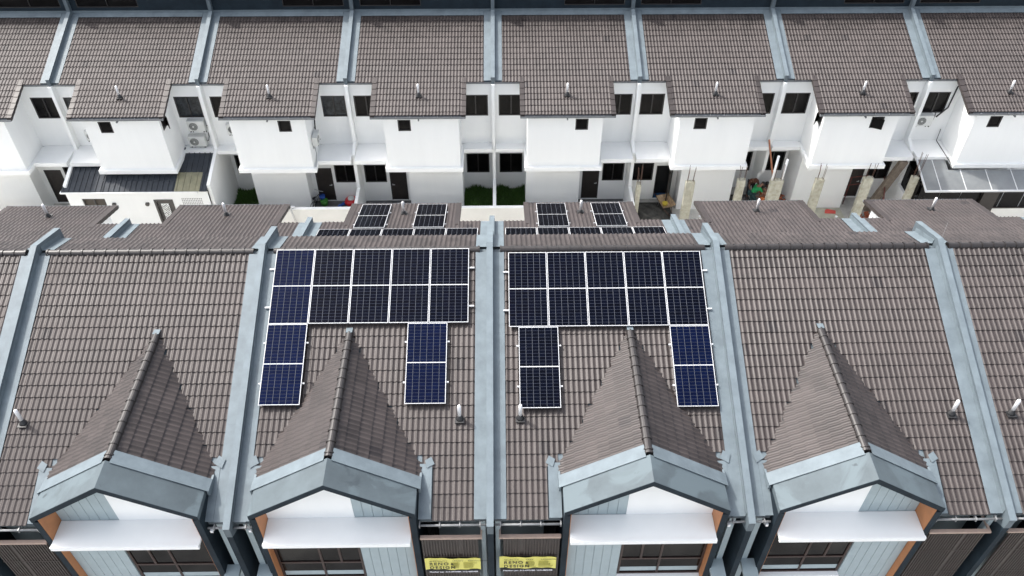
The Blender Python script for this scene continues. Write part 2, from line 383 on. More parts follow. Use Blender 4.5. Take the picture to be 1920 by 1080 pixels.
def b_flash(mb):
    for s in (0, 1):
        U = (lambda a: a) if s == 0 else (lambda a: W-a)
        w = .42
        strip(mb, U(.086), U(w), RD+.12, FE-.01, zf, .05); strip(mb, U(.086), U(w), RD-.12, UE, zu, .05, 2)
        strip(mb, U(.086), U(w), 9.09, 5.0, zr, .05)
        # upstands against the party wall
        for z, a, b in ((zf, RD+.12, FE-.01), (zu, RD-.12, UE), (zr, 9.09, 5.0)):
            z0, z1 = z(a), z(b); x0, x1 = sorted((U(.086), U(.10)))
            mb.hexa([(x0, a, z0+.04), (x1, a, z0+.04), (x1, b, z1+.04), (x0, b, z1+.04), (x0, a, z0+.19), (x1, a, z0+.19), (x1, b, z1+.19), (x0, b, z1+.19)])
    # step flashing under the clerestory
    mb.hexa([(.43, 8.83, zr(8.83)+.045), (6.27, 8.83, zr(8.83)+.045), (6.27, 9.09, zr(9.09)+.05), (.43, 9.09, zr(9.09)+.05),
             (.43, 8.83, zr(8.83)+.06), (6.27, 8.83, zr(8.83)+.06), (6.27, 9.09, zr(9.09)+.065), (.43, 9.09, zr(9.09)+.065)])
    mb.box(.09, 6.61, 9.072, 9.09, zr(9.09)+.05, zr(9.09)+.17)
    # metal valleys by the dormer
    strip(mb, 5.96, 6.278, 16.30, FE-.02, zf, .062, 3); strip(mb, 1.53, 1.86, 16.30, FE-.02, zf, .062, 3)
    strip(mb, 5.90, 6.33, 15.9, 16.36, zf, .004, 1, .004); strip(mb, 1.48, 2.0, 15.9, 16.36, zf, .004, 1, .004)
    # lead dressings at the foot of the valleys (small bent plates)
    for (u, d, r) in ((1.62, 16.27, .3), (6.28, 16.2, -.4)):
        z = zf(d)+.085; a = .15 if u < 3 else .17
        mb.hexa([(u-a*.4, d-a*.9, z+TF*a*.9-.006), (u+a*.7, d-a*.3, z+TF*a*.3-.006), (u+a*.3, d+a, z-TF*a-.006), (u-a, d+a*.3, z-TF*a*.3-.006),
                 (u-a*.4, d-a*.9, z+TF*a*.9), (u+a*.7, d-a*.3, z+TF*a*.3), (u+a*.3, d+a, z-TF*a), (u-a, d+a*.3, z-TF*a*.3)])
    # saddle behind the dormer ridge
    mb.hexa([(UC-.09, 12.64, zf(12.64)+.05), (UC+.09, 12.64, zf(12.64)+.05), (UC+.09, 12.84, zf(12.84)+.15), (UC-.09, 12.84, zf(12.84)+.15),
             (UC-.09, 12.64, zf(12.64)+.062), (UC+.09, 12.64, zf(12.64)+.062), (UC+.09, 12.84, zf(12.84)+.162), (UC-.09, 12.84, zf(12.84)+.162)])
def b_apron(mb):     # pale apron between the dormer tiles and the gable frame
    for s in (1, -1):
        h = 2.19
        p = lambda x, d, z: (UC+s*x, d, z)
        z0 = DZ+.082; z1 = FZ+.012
        mb.hexa([p(.10, 16.70, z0-DT*.10), p(h, 16.70, z0-DT*h), p(h, 17.10, z1-DT*h), p(.10, 17.10, z1-DT*.10),
                 p(.10, 16.70, z0+.02-DT*.10), p(h, 16.70, z0+.02-DT*h), p(h, 17.10, z1+.02-DT*h), p(.10, 17.10, z1+.02-DT*.10)])
        mb.hexa([p(2.135, 16.55, z0-.30-DT*h), p(h, 16.55, z0-.30-DT*h), p(h, 17.10, z1-.16-DT*h), p(2.135, 17.10, z1-.16-DT*h),
                 p(2.135, 16.55, z0-DT*h), p(h, 16.55, z0-DT*h), p(h, 17.10, z1-.001-DT*h), p(2.135, 17.10, z1-.001-DT*h)])
FH = 2.095; FZ = 9.57
def b_gable(mb):
    t = .155/math.cos(math.atan(.65))
    for s in (1, -1):
        p = lambda x, d, z: (UC+s*x, d, z)
        mb.hexa([p(0, 17.06, FZ-t), p(FH, 17.06, FZ-t-.65*FH), p(FH, 17.84, FZ-t-.65*FH), p(0, 17.84, FZ-t),
                 p(0, 17.06, FZ), p(FH, 17.06, FZ-.65*FH), p(FH, 17.84, FZ-.65*FH), p(0, 17.84, FZ)])
def b_fedge(mb):  # thin facing that darkens the gable frame front by colour, as shade
    t = .155/math.cos(math.atan(.65))
    for s in (1, -1):
        p = lambda x, d, z: (UC+s*x, d, z)
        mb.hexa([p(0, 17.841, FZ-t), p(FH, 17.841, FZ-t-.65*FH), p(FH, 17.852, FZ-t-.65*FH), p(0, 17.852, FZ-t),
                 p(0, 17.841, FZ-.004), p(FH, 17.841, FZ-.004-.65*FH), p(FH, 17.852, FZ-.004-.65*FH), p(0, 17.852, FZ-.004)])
def b_gside(S): return lambda mb: b_gsides(mb, S)
def b_gsides(mb, S):
    zt = FZ-.65*FH-.155/math.cos(math.atan(.65))
    for s in (S,):
        p = lambda x: UC+s*x
        mb.box(p(FH-.165), p(FH-.002), 16.9, 17.835, 0, zt-.001)
        mb.box(p(FH-.165), p(FH-.002), 15.6, 16.899, 0, 7.95)
def b_orng(S): return lambda mb: b_orange(mb, S)
def b_orange(mb, S):
    for s in (S,):
        a, b = sorted((UC+s*(FH-.166), UC+s*(FH-.182)))
        zt = FZ-.19-.65*(FH-.17)
        mb.prism([(17.2, 0), (17.82, 0), (17.82, zt), (17.2, zt)], 0, a, b)
def b_infill(mb):    # white rendered part of the recessed gable wall
    x0, x1 = 3.6, UC+FH-.185
    zc = lambda x: FZ-.2-.65*abs(x-UC)
    mb.prism([(x0, 6.62), (x1, 6.62), (x1, zc(x1)), (UC, zc(UC)), (x0, zc(x0))], 1, 17.20, 17.26)

def b_sill(mb): mb.box(3.53, UC+FH-.185, 17.56, 17.72, 4.33, 4.46)
def b_lowin(mb): mb.box(3.53, UC+FH-.185, 17.56, 17.62, 0, 4.329)
def b_siding(mb):
    x0, x1 = UC-FH+.185, 3.598; n = 6; g = .012; w = (x1-x0)/n
    zc = lambda x: FZ-.2-.65*abs(x-UC)
    mb.prism([(x0, 6.62), (x1, 6.62), (x1, zc(x1)), (x0, zc(x0))], 1, 17.19, 17.225)
    for i in range(n):
        a, b = x0+i*w+g, x0+(i+1)*w
        mb.prism([(a, 6.62), (b, 6.62), (b, zc(b)-.003), (a, zc(a)-.003)], 1, 17.226, 17.25)
def b_siding2(mb):
    x0, x1 = UC-FH+.185, 3.528; n = 6; g = .012; w = (x1-x0)/n
    mb.box(x0, x1, 17.56, 17.60, 0, 7.0)
    for i in range(n): mb.box(x0+i*w+g, x0+(i+1)*w, 17.601, 17.62, 0, 6.99)
def b_shade(mb):
    a = UC-FH+.19; b = UC+FH-.19
    mb.box(a, b, 17.262, 18.0, 7.04, 7.12); mb.box(a, b, 18.0, 18.07, 7.0, 7.145)
def b_pwin(mb):
    a, b, z0, z1 = 3.55, UC+FH-.19, 4.47, 7.0; D0, D1 = 17.53, 17.59
    mb.box(a, b, D0, D1, z0, z0+.06); mb.box(a+.06, b-.06, D0+.001, D1-.001, 5.28, 5.35)
    mb.box(a, a+.06, D0, D1, z0+.061, z1); mb.box(b-.06, b, D0, D1, z0+.061, z1)
    u = b-(b-a)*.53; mb.box(u, u+.06, D0+.002, D1-.002, z0+.061, 5.279); mb.box(u, u+.06, D0+.002, D1-.002, 5.351, z1)
    u = b-(b-a)*.76; mb.box(u, u+.06, D0+.002, D1-.002, 5.351, z1)
def b_pglass(mb): mb.box(3.56, UC+FH-.2, 17.545, 17.56, 4.48, 7.0)
def b_spand(mb): mb.box(3.62, UC+FH-.26, 17.562, 17.566, 4.60, 4.82)     # pale rail behind the low lights
def b_fwall(mb): mb.box(.10, 1.46, 16.75, 16.9, 0, 7.34)
def b_fwall2(mb): mb.box(6.08, 6.60, 16.4, 16.55, 0, 7.6)
def b_louvre(mb):
    mb.box(1.47, 1.85, 16.5, 16.6, 0, 7.5)
    for i in range(5): mb.box(1.50+i*.075, 1.53+i*.075, 16.6, 16.63, 0, 7.4)
def b_screen(mb):
    z0, z1 = 3.2, 6.93; n = 20; a, b = .33, 1.83; w = (b-a)/n
    mb.box(a, b, 17.78, 17.79, z0, z1)
    for i in range(n):
        if i == 6: continue
        mb.prism([(a+i*w+.012, 17.791), (a+(i+1)*w-.012, 17.791), (a+(i+1)*w-.022, 17.82), (a+i*w+.022, 17.82)], 2, z0+.02, z1)
    for zz in (4.85, 6.02):
        mb.box(a, b, 17.822, 17.83, zz-.012, zz+.012)
def b_srail(mb):
    mb.box(.27, 1.845, 17.74, 17.84, 6.935, 7.0); mb.box(.22, .27, 16.92, 17.84, 6.935, 7.0)
def b_post(mb): mb.box(6.27, 6.43, 17.2, 17.56, 0, 7.40)
def b_post2(mb): mb.box(.13, .25, 17.45, 17.60, 0, 7.42)
def b_ledge(mb): mb.box(6.05, 6.45, 17.561, 18.3, 5.1, 5.22)
def b_outlet(mb): mb.box(6.17, 6.24, 17.70, 17.77, 7.30, 7.38)
GW = (.25, 1.42, 5.07, 6.2); DW = (5.38, 6.5, 5.07, 6.2); SW = (3.72, 4.30, 5.50, 6.10)
LG = (.26, 1.42, 1.06, 2.24); LD = (5.42, 6.5, 1.2, 2.27); DR = (4.42, 5.27, .06, 2.10)
def b_walls(mb):
    wall(mb, 5.2, .08, 6.62, 3.5, 7.02, [GW, DW])
    # projecting bathroom block
    u0, u1 = 1.56, 4.95
    wall(mb, 3.3, u0, u1, 3.5, zr(3.3)-.155, [SW])
    for u in (u0, u1):
        mb.quad([(u, 3.3, 3.5), (u, 5.2, 3.5), (u, 5.2, zr(5.2)-.155), (u, 3.3, zr(3.3)-.155)])
    # lower storey
    wall(mb, 4.35, 1.56, 4.2, 0, 3.3)
    mb.quad([(4.2, 4.35, 0), (4.2, 5.2, 0), (4.2, 5.2, 3.3), (4.2, 4.35, 3.3)])
    mb.quad([(1.56, 4.35, 0), (1.56, 6.15, 0), (1.56, 6.15, 3.3), (1.56, 4.35, 3.3)])
    wall(mb, 5.2, 4.2, 6.62, 0, 3.3, [DR, LD]); wall(mb, 6.15, .08, 1.56, 0, 3.3, [LG])
def b_slab(mb):
    mb.box(1.44, 5.08, 3.18, 5.19, 3.30, 3.50); mb.box(5.081, 6.615, 3.76, 5.19, 3.34, 3.54); mb.box(.085, 1.439, 4.67, 6.14, 3.34, 3.54)
def win_frame(r, d, n=2, t=.05):
    def f(mb):
        a, b, c, e = r
        mb.box(a, b, d-.05, d+.02, c, c+t); mb.box(a, b, d-.05, d+.02, e-t, e)
        for i in range(n+1):
            u = a+(b-a-t)*i/n; mb.box(u, u+t, d-.048, d+.018, c+t, e-t)
    return f
def pane(r, d):
    def f(mb): a, b, c, e = r; mb.box(a+.02, b-.02, d, d+.01, c+.02, e-.02)
    return f
def b_door(mb):
    a, b, c, e = DR; mb.box(a+.05, b-.05, 5.24, 5.28, c, e-.05)
def b_dframe(mb):
    a, b, c, e = DR; mb.box(a, a+.05, 5.22, 5.29, c, e); mb.box(b-.05, b, 5.22, 5.29, c, e); mb.box(a+.05, b-.05, 5.22, 5.29, e-.05, e)
def b_handle(mb):
    mb.box(5.05, 5.17, 5.18, 5.20, 1.02, 1.05); mb.box(5.14, 5.17, 5.20, 5.24, 1.0, 1.07)
def b_clere(mb):
    wall(mb, 9.12, .08, 6.62, 7.9, zu(9.12)-.14, [(3.42, 6.32, 8.68, 9.2)], .08)
    mb.box(.09, 6.61, 9.04, 9.118, 9.21, 9.30)
def b_core(mb):      # closes the volume between rear and front so nothing shows through
    mb.box(.085, 6.615, 9.25, 15.5, 0, 7.6)
def vent(parent, m, u, d, z, tilt=0):
    if ('vb', 0) not in CACHE:
        b = MB(); b.tube([(0, 0, .03), (0, 0, .06), (0, 0, .13), (0, 0, .14), (0, 0, .2)], [.13, .10, .085, .07, .062], 14)
        b.box(-.14, .14, -.16, .16, .0, .035); CACHE[('vb', 0)] = b.mesh('vent_boot', T_RUB)
        p = MB(); p.tube([(0, 0, .14), (0, 0, .60), (0, 0, .64), (0, 0, .665)], [.056, .056, .045, .02], 14); CACHE[('vp', 0)] = p.mesh('vent_pipe', T_PVC)
    loc = (m*(u-W/2), d-10.5, z)
    o = link('vent_pipe', CACHE[('vp', 0)], parent, loc); bt = link('pipe_boot', CACHE[('vb', 0)], parent, loc)
    for q in (o, bt): q.scale = (.9, .9, .92)
    return o

def party_slate(): 
    b = MB(); pol = [(17.93, 7.73), (RD, 10.63), (8.91, 10.15), (8.91, 8.55), (4.93, 7.25), (4.93, 6.93), (9.2, 6.93), (14.0, 7.6), (17.5, 7.1), (17.93, 7.35)]
    b.prism(pol, 0, -.083, .083); return b
def party_white(kind):
    b = MB()
    if kind == 'straight': pol = [(6.6, 6.92), (4.85, 6.92), (4.85, 1.6), (2.74, 1.6), (2.74, 0), (6.6, 0)]
    elif kind == 'kink': pol = [(6.6, 6.92), (4.85, 6.92), (4.85, 3.85), (4.2, 3.6), (4.2, 1.6), (2.74, 1.6), (2.74, 0), (6.6, 0)]
    elif kind == 'short': pol = [(6.6, 6.92), (4.85, 6.92), (4.85, 3.85), (4.2, 3.6), (4.2, 0), (6.6, 0)]
    elif kind == 'cut': pol = [(6.6, 6.92), (4.85, 6.92), (4.85, 1.95), (5.1, 1.8), (5.3, 1.5), (5.3, 0), (6.6, 0)]
    else: pol = [(6.6, 6.92), (4.85, 6.92), (4.85, 3.55), (2.74, 2.98), (2.74, 0), (6.6, 0)]
    b.prism(pol, 0, -.075, .075); return b
PS = party_slate().mesh('party_wall_parapet', T_PAR)
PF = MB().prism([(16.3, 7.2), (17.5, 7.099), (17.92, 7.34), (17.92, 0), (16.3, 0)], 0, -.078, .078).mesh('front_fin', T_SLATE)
PC = MB().prism([(17.94, 7.735), (RD, 10.635), (8.90, 10.155), (8.90, 10.17), (RD, 10.652), (17.945, 7.752)], 0, -.09, .09)
PC.prism([(8.90, 8.553), (4.92, 7.253), (4.92, 7.268), (8.90, 8.568)], 0, -.09, .09)
PC = PC.mesh('parapet_capping', T_FLASH)
PW = {k: party_white(k).mesh('garden_party_wall', T_WHITE) for k in ('straight', 'kink', 'short', 'high', 'cut')}

def unit(n, far, label, opts=()):
    even = (n % 2 == 0)
    m = 1 if (even == far) else -1
    root = bpy.data.objects.new('terraced_house', None); COL.objects.link(root)
    xc = (n+.5)*W
    root.location = (xc, M+(10.5 if far else -10.5), 0); root.rotation_euler = (0, 0, 0 if far else math.pi)
    tag(root, label, 'house', 'terraced houses of the far row' if far else 'terraced houses of the near row')
    P = lambda nm, bf, mt, par=root, key=None, weld=False: part(nm, key or bf.__name__, m, bf, mt, par, weld)
    fr = P('front_roof', b_front, T_TILE, weld=True); rc = P('ridge_cap', b_ridge, T_RIDGE, fr)
    P('upper_rear_roof', b_strip, T_TILE, weld=True)
    rr = P('rear_roof', b_rear, T_TILE, weld=True); [P('verge_tiles', b_verge(S), T_TILE, rr, key='vg%d' % S) for S in (0, 1)]
    P('roof_deck', b_soff, T_PAR)
    [P('rear_gutter', b_gutter(S), T_GUT, key='gt%d' % S) for S in (0, 1, 2)]; [P('front_gutter', b_fgutter(S), T_GPIPE, key='fg%d' % S) for S in (0, 1)]
    P('roof_flashing', b_flash, T_FLASH)
    dr = P('dormer_roof', b_dormer, T_TILE, weld=True); P('dormer_ridge', b_dridge, T_RIDGE, dr); P('dormer_apron', b_apron, T_FLASH, dr)
    gf = P('gable_frame', b_gable, T_BOXTOP); P('frame_shade_facing', b_fedge, T_SLATE, gf); [P('frame_side', b_gside(S), T_SLATE, gf, key='gs%d' % S) for S in (1, -1)]; [P('frame_lining', b_orng(S), T_ORANGE, gf, key='or%d' % S) for S in (1, -1)]
    P('gable_wall', b_infill, T_WHITE); P('window_sill', b_sill, T_WHITE); P('lower_wall', b_lowin, T_WHITE); P('cladding', b_siding, T_SIDING); P('cladding', b_siding2, T_SIDING); P('sunshade', b_shade, T_WHITE)
    pw = P('window', b_pwin, T_BROWNF, key='pwin'); P('pane', b_pglass, T_GLASS, pw, key='pglass'); P('spandrel', b_spand, T_SIDING, pw)
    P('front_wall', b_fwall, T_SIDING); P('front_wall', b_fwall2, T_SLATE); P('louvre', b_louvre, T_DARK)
    sc = P('balcony_screen', b_screen, T_SCREEN); P('top_rail', b_srail, T_RAIL, sc)
    P('downpipe_casing', b_post, T_SIDING); P('downpipe_casing', b_post2, T_SIDING); P('porch_ledge', b_ledge, T_SIDING); P('gutter_outlet', b_outlet, T_PVC)
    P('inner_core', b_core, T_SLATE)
    vent(fr, m, .82, 15.15, zf(15.15)+.02); vent(rr, m, 3.35, 4.2, zr(4.2)+.02)
    # rear
    P('rear_wall', b_walls, T_WHITE); P('floor_slab', b_slab, T_WHITE)
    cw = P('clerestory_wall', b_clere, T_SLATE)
    w = P('window', win_frame((3.42, 6.32, 8.68, 9.2), 9.17, 2, .03), T_FRAME, key='cw'); P('pane', pane((3.42, 6.32, 8.68, 9.2), 9.18), T_GLASS, w, key='cwp')
    for nm, r, d, k in (('gw', GW, 5.26, 2), ('dw', DW, 5.26, 2), ('lg', LG, 6.21, 2), ('ld', LD, 5.26, 2), ('sw', SW, 3.36, 1)):
        if nm == 'sw' and 'open' in opts: continue
        curt = ('curt_'+nm) in opts
        w = P('window', win_frame(r, d, k), T_FRAME, key=nm); P('pane', pane(r, d), T_CURT if curt else T_GLASS, w, key=nm+('c' if curt else 'p'))
    if 'open' in opts:
        P('window', win_frame(SW, 3.36, 1), T_FRAME, key='swo'); 
        P('pane', pane(SW, 3.42), T_DARK, key='swod')
        a, b_, c, e = SW; mb = MB(); w_ = b_-a-.08; an = R(25); u0 = a+.04
        mb.hexa([(u0, 3.29, c+.04), (u0+w_*math.cos(an), 3.29-w_*math.sin(an), c+.04), (u0+w_*math.cos(an)+.02, 3.31-w_*math.sin(an), c+.04), (u0+.02, 3.31, c+.04),
                 (u0, 3.29, e-.04), (u0+w_*math.cos(an), 3.29-w_*math.sin(an), e-.04), (u0+w_*math.cos(an)+.02, 3.31-w_*math.sin(an), e-.04), (u0+.02, 3.31, e-.04)])
        link('casement', mb.mesh('casement', T_GLASS, TX(m), m < 0), root)
    if 'side_open' in opts:
        mb = MB(); u0 = 1.55
        mb.hexa([(u0, 3.95, 5.5), (u0-.24, 3.60, 5.5), (u0-.265, 3.62, 5.5), (u0-.02, 3.97, 5.5), (u0, 3.95, 6.08), (u0-.24, 3.60, 6.08), (u0-.265, 3.62, 6.08), (u0-.02, 3.97, 6.08)])
        link('casement', mb.mesh('casement', T_GLASS, TX(m), m < 0), root)
        mb = MB(); mb.box(1.535, 1.558, 3.5, 4.0, 5.48, 6.12); link('side_window', mb.mesh('side_window', T_FRAME, TX(m), m < 0), root)
    if 'door_open' in opts:
        mb = MB(); mb.box(0, .78, -.02, .02, .06, 2.05); me = mb.mesh('door', T_DOOR)
        o = link('door', me, root, (m*(4.47-W/2), 5.22-10.5, 0), (0, 0, R(-70 if m > 0 else 180+70)))
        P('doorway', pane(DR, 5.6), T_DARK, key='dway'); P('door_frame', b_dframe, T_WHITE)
        b2 = lambda mb: mb.box(4.42, 5.27, 5.22, 6.4, .065, .075)
        part('hall_floor', 'hallf', m, b2, T_BLUE, root)
    else:
        dd = P('door', b_door, T_DOOR); P('handle', b_handle, T_ALU, dd); P('door_frame', b_dframe, T_FRAME)
    # party wall on the side of smaller x
    pl = (-W/2 if far else W/2, -10.5, 0)
    pw = link('party_wall', PS, root, pl); link('capping', PC, pw); link('front_fin', PF, pw)
    kind = 'straight' if even else 'kink'
    if 'wall_high' in opts: kind = 'high'
    if 'wall_cut' in opts: kind = 'cut'
    link('garden_wall', PW[kind], pw)
    return root

FARL = {
 -4: ('white far house at the left edge, left of the kitchen extension', ()),
 -3: ('white far house above the charcoal kitchen roof, two air conditioners stacked on it', ('wall_high', 'curt_dw', 'curt_gw', 'side_open')),
 -2: ('white far house right of the kitchen extension, bicycle and toys by its back door', ('wall_high', 'curt_dw')),
 -1: ('white far house with grass on its right, door on its left', ()),
 0: ('white far house with grass on its left, closed door on its right', ()),
 1: ('white far house with open back door, wheelbarrow and sand in its yard', ('door_open',)),
 2: ('white far house with a leaning timber beam in its yard', ('open', 'side_open', 'wall_cut')),
 3: ('white far house above the grey panelled yard canopy at the right edge', ('wall_kink',)),
}
NEARL = {
 -4: ('near house whose rear roof just enters at the far left', ()),
 -3: ('brown tiled near house at the left edge, mostly outside the picture', ()),
 -2: ('near house with bare brown roof and dormer, left of the two with solar panels', ()),
 -1: ('near house with solar panels, left of the middle party wall', ()),
 0: ('near house with solar panels, right of the middle party wall', ()),
 1: ('near house with bare brown roof and dormer, right of the two with solar panels', ()),
 2: ('near house cut off at the right edge beyond the last party wall', ()),
 3: ('near house whose rear roof just enters the picture at the far right', ()),
}
for n in range(-4, 4):
    unit(n, True, *FARL[n])
for n in range(-4, 4):
    unit(n, False, *NEARL[n])

# ------------------------------------------------------------ ground
def sheet(name, x0, x1, y0, y1, z, m, kind='structure'):
    b = MB(); b.quad([(x0, y0, z), (x1, y0, z), (x1, y1, z), (x0, y1, z)]); o = obj(name, b, m); o['kind'] = kind; return o
sheet('ground', -900, 900, -600, 1800, -.12, T_CONC)
sheet('back_lane', -120, 120, M-2.6, M+2.55, -.05, T_CONC)
sheet('front_road', -120, 120, 0, 6.2, -.10, mat('asphalt', (.05, .05, .052), .9, .25, 2, bump=.5))
sheet('yard_paving', -26.8, 26.8, M+2.55, M+6.6, 0.0, T_CONC)
sheet('yard_paving', -26.8, 26.8, M-6.6, M-2.55, 0.0, T_CONC)
def pav(x0, x1, y0, y1, z, m): return sheet('paving', x0, x1, y0, y1, z, m)
for x0 in (-9.2+.0, -6.6, 4.2): pav(x0 if x0 != 4.2 else 4.22, (x0+2.45) if x0 != 4.2 else 6.6, M+2.8, M+5.19, .03, T_DCONC)
pav(13.6, 17.6, M+2.7, M+4.34, .02, mat('pale_screed', (.42, .41, .33), .8, .2, 3))

# ------------------------------------------------------------ rear boundary wall of the far row
b = MB(); b.box(-13.3, 6.62, M+2.6, M+2.735, 0, 1.56)
bw = obj('boundary_wall', b, T_CREAM); tag(bw, 'cream rendered garden boundary wall with white coping behind the far houses', 'wall')
b = MB(); b.box(-13.3, 6.64, M+2.585, M+2.745, 1.56, 1.60); obj('coping', b, T_WHITE, bw)
b = MB(); b.box(-26.8, -20.2, M+2.6, M+2.735, 0, 1.56)
bw = obj('boundary_wall', b, T_CREAM); tag(bw, 'short boundary wall left of the kitchen extension', 'wall')
b = MB(); b.box(-26.8, 26.8, M-2.735, M-2.6, 0, 1.56)
bw = obj('boundary_wall', b, T_CREAM); tag(bw, 'garden boundary wall behind the near row of houses', 'wall')

# ------------------------------------------------------------ solar panels
PWID, PLEN = 1.1185, 2.3776
def pv_mesh(kind):
    fr = MB(); t = .035; w, l = PWID, PLEN; e = .016
    fr.box(0, w, -e, 0, -t, 0); fr.box(0, w, -l, -l+e, -t, 0); fr.box(0, e, -l+e, -e, -t, 0); fr.box(w-e, w, -l+e, -e, -t, 0)
    g = MB(); g.quad([(e, -l+e, -.004), (w-e, -l+e, -.004), (w-e, -e, -.004), (e, -e, -.004)], [(0, 0), (1, 0), (1, 1), (0, 1)])
    g.quad([(e, -e, -.03), (w-e, -e, -.03), (w-e, -l+e, -.03), (e, -l+e, -.03)])
    return fr.mesh('panel_frame', T_ALU), g
FRM, G = pv_mesh('x'); GM = {k: G.mesh('cells', m) for k, m in (('A', PV_A), ('B', PV_B), ('C', PV_C), ('M', PV_M))}
def panel(x, y, z, pitch, kind, label, group):
    r = bpy.data.objects.new('solar_panel', None); COL.objects.link(r); r.location = (x, y, z); r.rotation_euler = (pitch, 0, 0)
    link('frame', FRM, r); link('glass', GM[kind], r); tag(r, label, 'solar panel', group)
AL = math.atan(.366); ORD = ('leftmost', 'second from left', 'middle', 'second from right', 'rightmost')
def fplane(x, s): return (x, M-10.35-s*math.cos(AL), 10.475-s*math.sin(AL))
KL = [['M', 'B', 'B', 'B', 'B'], ['B', 'B', 'B', 'B', 'B']]
def clamp(x0, x1, y, z, pitch, label):
    b = MB(); b.box(x0, x1, -.02, .02, -.085, -.038)
    o = obj('mounting_rail', b, T_ALU, loc=(0, y, z), rot=(pitch, 0, 0)); tag(o, label, 'rail', 'rails under the solar panels')
    f = MB()
    for x in [x0+.25+i*1.3 for i in range(int((x1-x0)/1.3)+1)]:
        if x < x1: f.box(x, x+.04, -.03, .03, -.16, -.086)
    obj('roof_hook', f, T_ALU, o)
for side, xl, s0 in (('left', -6.2866, 0), ('right', .5451, .1534)):
    gname = 'solar panels on the front slope of the %s house' % side
    for i in range(5):
        k = ('M' if i == 0 and side == 'left' else 'B')
        panel(*fplane(xl+i*(PWID+.02), s0), AL, k, '%s solar panel in the top row of the front %s array' % (ORD[i], side), gname)
    low = ((0, 0, 'A', 'under the leftmost panel, beside the party wall'), (3.48, .0, 'M', 'right of the dormer, above the vent pipe')) if side == 'left' else \
          ((.235, .0, 'B', 'left of the dormer, above the vent pipe'), (4, 0, 'M', 'under the rightmost panel, beside the party wall'))
    for i, _, k, t in low:
        panel(*fplane(xl+i*(PWID+.02), s0+PLEN+.02), AL, k, 'lower solar panel of the front %s array, %s' % (side, t), gname)
        for s, nm in ((.55, 'upper'), (1.75, 'lower')):
            x0 = xl+i*(PWID+.02)
            clamp(x0-.07, x0+PWID+.07, *fplane(0, s0+PLEN+.02+s)[1:], AL, '%s rail of the lower solar panel %s, %s array' % (nm, t.split(',')[0], side))
    for s, nm in ((.62, 'upper'), (1.85, 'lower')):
        a = xl-.16; b_ = xl+5*(PWID+.02)+.14
        clamp(a, b_, *fplane(0, s0+s)[1:], AL, '%s long metal rail under the top row of the front %s array' % (nm, side))
# rear slope: y increases down the slope
BE = math.atan(TR_)
def rpanel(x, dlow, kind, label, group, L=PLEN):
    # root at the upper edge, panel hanging towards +y (down the rear slope)
    dtop = dlow+L*math.cos(BE); y = M-dtop; z = zr(dtop)+.13
    r = bpy.data.objects.new('solar_panel', None); COL.objects.link(r)
    r.location = (x+PWID, y, z); r.rotation_euler = (BE, 0, math.pi)
    link('frame', FRM, r); link('glass', GM[kind], r); tag(r, label, 'solar panel', group)
for side, x5, x2 in (('left', -6.22, (-5.02, -2.87)), ('right', .48, (1.69, 3.80))):
    g = 'solar panels on the rear slope of the %s house' % side
    for i in range(5):
        rpanel(x5+i*(PWID+.03), 5.79, 'C', '%s solar panel in the row behind the ridge, %s house' % (ORD[i], side), g)
    for i, x in enumerate(x2):
        rpanel(x, 3.62, 'C', 'solar panel %s of the vent pipe, rear projecting roof, %s house' % (('left', 'right')[i], side), g, 2.14)
        for s in (.5, 1.65):
            d = 3.62+s; b = MB(); b.box(x-.07, x+PWID+.07, -.02, .02, -.085, -.04)
            tag(obj('mounting_rail', b, T_ALU, loc=(0, M-d, zr(d)+.13), rot=(-BE, 0, 0)), 'rail %s, panel %s of the vent pipe, rear of %s house' % ('nearer the gutter' if s < 1 else 'farther from the gutter', ('left', 'right')[i], side), 'rail', 'rails under the solar panels')

# ------------------------------------------------------------ banners
def text_mesh(body, size, m, parent, loc, rot, name='lettering', align='LEFT', sx=1, ext=.001, bold=0, sp=1.0):
    c = bpy.data.curves.new('t', 'FONT'); c.body = body; c.size = size; c.extrude = ext; c.align_x = align; c.offset = bold; c.space_character = sp
    t = bpy.data.objects.new('t', c); COL.objects.link(t); bpy.context.view_layer.update()
    me = bpy.data.meshes.new_from_object(t.evaluated_get(bpy.context.evaluated_depsgraph_get())); bpy.data.objects.remove(t)
    me.materials.clear(); me.materials.append(m); o = link(name, me, parent, loc, rot); o.scale = (sx, 1, 1); return o
T_YEL = mat('yellow_vinyl', (.66, .61, .15), .5, .06, 4)
T_INK = mat('black_ink', (.012, .012, .012), .6, .05, 4); T_OLIVE = mat('olive_ink', (.26, .24, .03), .6, .15, 30); T_WINK = mat('white_ink', (.75, .75, .8), .6, .05, 4)
